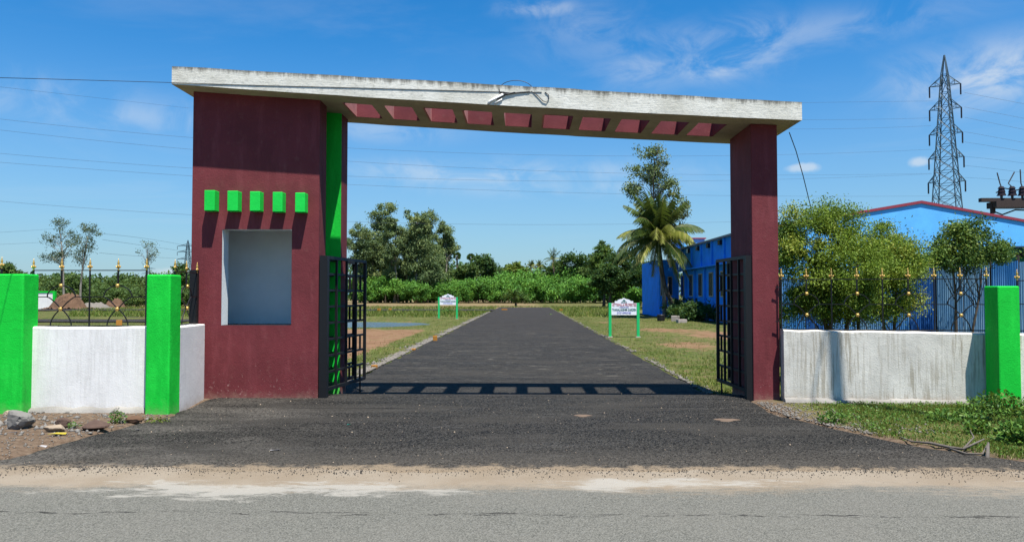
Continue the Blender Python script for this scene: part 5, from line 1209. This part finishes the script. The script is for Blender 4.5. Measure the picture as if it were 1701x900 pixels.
# corrugated sheets
YC0, YC1 = 17.6, 16.4; xs0, xs1 = X(1297, YC0), X(1790, YC1); sf = empty('sheet_metal_fence', (0, 0, 0), 'weathered blue corrugated sheet fence behind the iron railing', 'fence')
nS = 11
for i in range(nS):
    t0, t1 = i / nS, (i + 1) / nS - .004; mb = MB(); n = 40; tz = random.uniform(-.05, .05); ti = random.uniform(-.02, .02)
    for k in range(n + 1):
        t = t0 + (t1 - t0) * k / n; x = xs0 + (xs1 - xs0) * t; y = YC0 + (YC1 - YC0) * t + .016 * math.sin(k * math.pi * .62) + (.02 if i % 2 else 0)
        z1_ = 1.98 + .46 * t + tz + ti * k / n
        mb.v += [(x, y, -.1), (x, y, z1_), (x, y + .004, -.1), (x, y + .004, z1_)]
    for k in range(n):
        a = 4 * k; mb.f += [(a, a + 4, a + 5, a + 1), (a + 2, a + 3, a + 7, a + 6), (a + 1, a + 5, a + 7, a + 3)]; mb.mi += [0, 0, 0]
    mb.build('sheet', [M['sheet'], M['sheet_pale'], M['sheet_dark']][[0, 2, 0, 1, 0, 2, 1, 1, 0, 1, 0][i % 11]], sf)
mb = MB(); rz_ = lambda t: (xs0 + (xs1 - xs0) * t, YC0 + (YC1 - YC0) * t + .06)
for z in (.5, 1.6): mb.tube([(*rz_(0), z), (*rz_(1), z + .3)], .03, 4)
mb.build('rail', M['rust_dark'], sf)
for i in range(nS + 1):
    t = min(1, i / nS); p = MB(); p.tube([(*rz_(t), -.1), (*rz_(t), 2.1 + .46 * t)], .035, 6); p.build('post', M['rust_dark'], sf)
# far compound wall seen through the left fence
g0 = G(57, 513, -DROP); g1 = G(90, 513, -DROP); o = empty('plot_wall', (g0.x, g0.y, -DROP), 'small white plot wall with green edging seen through the left fence', 'wall')
s = g0.y / F; ww = 48 * s; mb = MB(); mb.box(-15 * s, 31 * s, 0, .25, -.1, 27 * s); mb.build('panel', M['white'], o)
mb = MB(); mb.box(-15 * s, 34.5 * s, -.05, .3, 27 * s, 30 * s); mb.box(31 * s + .002, 34.5 * s, -.05, .3, -.1, 27 * s - .002); mb.build('green_edging', M['green'], o)
g0 = G(243, 514, -DROP); s = g0.y / F; mb = MB(); mb.box(-2.2 * s, 2.2 * s, 0, 3 * s, -.1, 26 * s); o = mb.build('plot_post', M['green'], bevel=.01); o.location = (g0.x, g0.y, -DROP); tag(o, 'slim green post far behind the left fence', 'post')
def heap(name, px, py, wpx, hpx, mat, label, seed):
    g = G(px, py, -DROP); s = g.y / F; w = wpx * s * .5; h = hpx * s; n = 40; a = np.linspace(-1, 1, n); A, B = np.meshgrid(a, a)
    r_ = np.sqrt(A * A + B * B); z = h * np.clip(1.15 - r_ ** 2.4 * 1.2, 0, 1) * (.35 + 1.1 * fbm(A * 3 + seed, B * 3, 1.0, seed)) + .12 * h * (2.5 * fbm(A * 14, B * 14, 1.0, seed + 5) - .5) - .05
    V = np.stack([A.ravel() * w, B.ravel() * w * .8, z.ravel()], 1); ii = (np.arange(n - 1)[:, None] * n + np.arange(n - 1)[None, :]).ravel()
    o = np_mesh(name, V, np.stack([ii, ii + 1, ii + n + 1, ii + n], 1), mat); o.location = (g.x, g.y, -DROP); tag(o, label, 'heap')
heap('earth_heap', 113, 513, 60, 22, M['dirt_heap'], 'big red-brown earth heap right of the white plot wall', 31)
heap('earth_heap', 191, 511, 34, 13, M['dirt_heap'], 'small brown earth heap behind the left fence', 32)
heap('rubble_heap', 156, 512, 60, 9, M['gravel'], 'low strip of pale rubble between the earth heaps', 33)
# whitewashed blocks at the palm's foot
for i, (px, py, w, h, mt, lab) in enumerate(((1087, 522, 12, 8, 'white_block', 'pale block left of the palm foot'), (1098, 533, 13, 11, 'black_iron', 'small black drum left of the palm foot'), (1122, 533, 13, 9, 'white_block', 'upright pale block at the palm foot'), (1132, 536, 15, 6, 'white_block', 'low pale block right at the palm foot'))):
    g = G(px, py, -DROP); s = g.y / F; mb = MB()
    if i == 1: mb.lathe([(w * s * .42, 0), (w * s * .5, h * s * .1), (w * s * .5, h * s * .9), (w * s * .45, h * s)], (0, 0, 0), 14)
    else: mb.box(-w * s / 2, w * s / 2, -w * s * .4, w * s * .4, -.05, h * s)
    o = mb.build('concrete_block' if i != 1 else 'drum', M[mt], bevel=.02); o.location = (g.x, g.y, gl(g.x, g.y)); o.rotation_euler = (0, 0, [.2, 0, -.3, .15][i]); tag(o, lab, 'block' if i != 1 else 'drum')

# ================================================================== PYLONS AND WIRES
def pylon(px, Y, H, wb, wt, arms, arm_dir, label, r_=.10, name='transmission_tower', nseg=17, strings=True):
    o = empty(name, (X(px, Y), Y, 0), label, 'pylon', 'lattice transmission towers'); body = MB()
    zc = H * .90
    def wid(z): return wb + (wt - wb) * min(1, z / zc) ** .95 if z < zc else wt * (1 - (z - zc) / (H - zc)) + .05
    lv = [H * .9 * (i / nseg) for i in range(nseg)] + [H * .92, H]
    cor = lambda z, k: Vector((math.cos(R(90 * k)) * wid(z), math.sin(R(90 * k)) * wid(z), z))
    for k in range(4): body.tube([cor(z, k) for z in lv], r_, 4)
    for i in range(len(lv) - 2):
        a, b_ = lv[i], lv[i + 1]
        for k in range(4):
            k2 = (k + 1) % 4; body.tube([cor(a, k), cor(b_, k2)], r_ * .55, 4); body.tube([cor(a, k2), cor(b_, k)], r_ * .55, 4); body.tube([cor(b_, k), cor(b_, k2)], r_ * .5, 4)
    body.build('lattice_body', M['steel'], o); tips = []
    for (z, al) in arms:
        ad = Vector(arm_dir).normalized()
        for s in (-1, 1):
            a = MB(); T_ = []
            tip = ad * al * s + Vector((0, 0, z)); T_.append(tip)
            pd = Vector((-ad.y, ad.x, 0)) * wid(z) * .7
            root = ad * wid(z) * .7 * s
            for q in (-1, 1):
                a.tube([root + pd * q + Vector((0, 0, z)), tip], r_ * .6, 4); a.tube([root + pd * q + Vector((0, 0, z + H * .035)), tip], r_ * .6, 4)
                m1 = (root + pd * q + Vector((0, 0, z))).lerp(tip, .5); m2 = (root + pd * q + Vector((0, 0, z + H * .035))).lerp(tip, .5)
                a.tube([m1, m2], r_ * .4, 4); a.tube([root + pd * q + Vector((0, 0, z)), m2], r_ * .4, 4)
            ar = a.build('cross_arm', M['steel'], o)
            tips.append(tip + o.location)
            if strings:
                i_ = MB(); i_.tube([tip, tip - Vector((0, 0, 2.0))], .13, 6); i_.build('insulator_string', M['insulator'], ar)
    return o, tips
YT = 135; hz_ = lambda py: Z(py, YT, 1576)
arms = [(hz_(142), 2.45), (hz_(181), 2.5), (hz_(222), 2.6), (hz_(262), 2.75), (hz_(302), 2.9)]
tw, tips = pylon(1576, YT, hz_(92), 4.3, .80, arms, (1, -.55, 0), 'tall steel lattice pylon behind the blue gabled hall', r_=.105)
pylon(311, 430, Z(398, 430), 3.8, .9, [(Z(408, 430), 7), (Z(418, 430), 7), (Z(430, 430), 7)], (1, -.2, 0), 'small distant pylon just left of the booth', r_=.16, nseg=9)
pylon(246, 720, Z(437, 720), 4.5, 1.0, [(Z(446, 720), 8), (Z(454, 720), 8)], (1, -.2, 0), 'faint far pylon beyond the bare tree', r_=.16, nseg=8, strings=False)
def wire(name, pxs, Ya, Yb, r_, label, group, n=44, mat='far_wire'):
    """cable in one vertical plane from depth Ya to Yb; heights follow the sag read at the given points"""
    xs_ = [p[0] for p in pxs]; ys_ = [p[1] for p in pxs]; deg = min(len(pxs) - 1, 2); co = np.polyfit(xs_, ys_, deg)
    pts = []; mb = MB()
    for i in range(n + 1):
        px = xs_[0] + (xs_[-1] - xs_[0]) * i / n; t = (px - xs_[0]) / (xs_[-1] - xs_[0]); Y = 1 / ((1 - t) / Ya + t / Yb); pts.append(P(px, float(np.polyval(co, px)), Y))
    # snap ends where given
    mb.tube(pts, r_, 4); tag(mb.build(name, M[mat]), label, 'cable', group)
gW = 'overhead conductors strung to the big pylon'
for (pl_, lab) in (([(-150, 198), (315, 248), (700, 275), (1211, 291), (1547, 318 - 30)], 'pylon conductor crossing the sky just under the gateway roof'),
                   ([(-150, 258), (315, 290), (700, 313), (1211, 326), (1547, 328 - 3)], 'pylon conductor crossing low through the opening above the grove'),
                   ([(-150, 322), (315, 352), (700, 374), (1211, 370), (1547, 352)], 'lowest pylon conductor just above the eucalyptus tops'),
                   ([(-150, 180), (315, 228), (700, 252), (1211, 259), (1548, 248)], 'pylon conductor meeting the fourth cross arm from the left'),
                   ([(-150, 240), (315, 280), (900, 300), (1211, 300), (1548, 289)], 'faint pylon conductor between two thicker ones'),
                   ([(1250, 172), (1400, 170), (1549, 168)], 'topmost pylon conductor right of the gateway'), ([(1250, 198), (1400, 199), (1549, 196)], 'second pylon conductor right of the gateway'),
                   ([(1250, 214), (1400, 214), (1547, 209)], 'third pylon conductor right of the gateway'),
                   ([(-150, 128), (315, 180)], 'high pylon conductor at the left of the sky')):
    wire('power_line', pl_, 75 if pl_[0][0] < 0 else 115, 134, .016, lab, gW)
for i, (ya, yb) in enumerate(((154, 174), (178, 198), (195, 217), (219, 238), (236, 252), (260, 270), (275, 286), (295, 300))):
    wire('power_line', [(1602, ya), (1660, (ya + yb) / 2 + 1), (1760, yb + 10)], 136, 120, .018, ['topmost', 'second', 'third', 'fourth', 'fifth', 'sixth', 'seventh', 'lowest'][i] + ' conductor leaving the big pylon to the right', gW)
for i, pl_ in enumerate(([(-150, 392), (0, 386), (90, 380)], [(-150, 412), (0, 406), (80, 402)], [(165, 388), (240, 396), (310, 408)], [(170, 398), (240, 408), (310, 418)], [(165, 420), (240, 426), (310, 430)])):
    wire('power_line', pl_, 250, 425, .055, ['upper distant conductor left of the slim trees', 'lower distant conductor left of the slim trees', 'upper distant conductor to the small pylon', 'middle distant conductor to the small pylon', 'lower distant conductor to the small pylon'][i], 'distant conductors strung to the small pylon')
# service cable to the gateway roof
YC = YS0 - .004
mb = MB(); pts = [P(-120, 126, 8.0), P(-40, 128.5, 8.6), P(60, 131, 9.5), P(180, 134.5, 10.3), P(282, 137.5, YC - .003), P(420, 142, YC), P(600, 146.5, YC), P(780, 151.5, YC), P(838, 153, YC)]
mb.tube(pts, .0045, 6); sc_ = mb.build('service_cable', M['wire']); tag(sc_, 'thin black cable running from the left to the gateway roof', 'cable')
mb = MB()
loop = [P(830, 154, YC), P(829, 146, YC + .0)] + [P(857 + 28 * math.cos(a), 150 - 16 * math.sin(a), YC + .06) for a in np.linspace(math.pi * .97, .02, 14)] + [P(883, 152, YC), P(892, 158, YC - .006), P(902, 168, YC - .008), P(908, 170, YC - .008), P(912, 164, YC - .008), P(911, 157, YC - .006), P(905, 153.5, YC)]
mb.tube(loop, .0055, 6); mb.tube([P(870, 153, YC), P(900, 153.5, YC)], .005, 6)
mb.tube([P(829, 154, YC), P(850, 155, YC - .006), P(880, 153, YC)], .010, 6); mb.tube([P(826, 165, YC - .008), P(840, 157, YC - .008), P(856, 154, YC - .006)], .013, 6)
tag(mb.build('cable_loop', M['wire'], smooth=True), 'black cable looped over the edge of the gateway roof', 'cable')
mb = MB(); mb.tube([P(811, 173, YC - .004), P(815, 168, YC - .008), P(836, 157, YC - .008)], .020, 6); mb.tube([P(822, 172, YC - .01), P(834, 165, YC - .006)], .012, 6)
tag(mb.build('cable_wrap', M['white'], smooth=True), 'white rag tied round the cable on the gateway roof', 'rag')
mb = MB(); a = P(1311, 220, 12.8); mb.tube([a, P(1322, 250, 13.2), P(1334, 292, 13.8), P(1347, 345, 14.4), P(1356, 392, 14.8)], .008, 5); tag(mb.build('service_cable', M['wire']), 'slack black cable dropping from the roof corner into the trees', 'cable')
# transformer frame at the right edge
YX = 23.5; tr = empty('transformer_frame', (X(1735, YX), YX, 0), 'dark steel pole-mounted frame with fuse insulators at the right edge', 'pole equipment'); ox = tr.location.x
rx = lambda px: X(px, YX) - ox
mb = MB(); mb.box(rx(1631), rx(1800), -.08, .08, Z(337, YX), Z(331, YX)); mb.box(rx(1650), rx(1790), -.25, .25, Z(347, YX), Z(337.3, YX)); mb.box(rx(1649), rx(1655), -.05, .05, Z(356, YX), Z(341, YX)); mb.build('cross_beam', M['rust_dark'], tr)
for (px, kx, ky) in ((1667, -7, 289), (1685, 5, 288), (1702, -3, 284), (1730, 3, 286)):
    i_ = MB(); c = rx(px); z = Z(330.5, YX); s = YX / F
    i_.lathe([(2 * s, 0), (2 * s, 3 * s), (7 * s, 3.4 * s), (5 * s, 9 * s), (6 * s, 9.4 * s), (4 * s, 15 * s), (5.5 * s, 15.4 * s), (3 * s, 19 * s)], (c, 0, z), 10); q = i_.build('fuse_insulator', M['insulator'], tr)
    r_ = MB(); r_.tube([(c, 0, z + 18 * s), (c + (-2 if kx < 0 else -6) * s, 0, z + 24 * s), (c + kx * s * .9, 0, Z(ky, YX))], .018, 5); r_.build('fuse_rod', M['rust_dark'], q)
mb = MB(); mb.tube([(rx(1658), 0, Z(322, YX)), (rx(1672), -.05, Z(315, YX)), (rx(1690), 0, Z(318, YX)), (rx(1720), 0, Z(314, YX))], .02, 5); mb.tube([(rx(1652), 0, Z(352, YX)), (rx(1668), 0, Z(358, YX)), (rx(1690), 0, Z(350, YX)), (rx(1740), 0, Z(352, YX))], .025, 5); mb.build('jumper_wire', M['wire'], tr)
for px in (1735, 1790): mb = MB(); mb.tube([(rx(px), 0, -.2), (rx(px), 0, Z(280, YX))], [.16, .11], 10); mb.build('pole', M['pole'], tr)
# street pole whose shadow falls on the verge and the stained wall
o = empty('street_pole', (6.60, 8.3, 0), 'concrete electric pole standing just outside the right frame edge', 'pole')
mb = MB(); mb.tube([(0, 0, -.3), (-.12, 0, 5), (-.30, 0, 10.6)], [.12, .10, .07], 10); mb.build('pole', M['pole'], o)
mb = MB(); mb.tube([(-.36, -.5, 10.3), (-.36, .5, 10.3)], .02, 4); mb.build('cross_arm', M['rust_dark'], o)
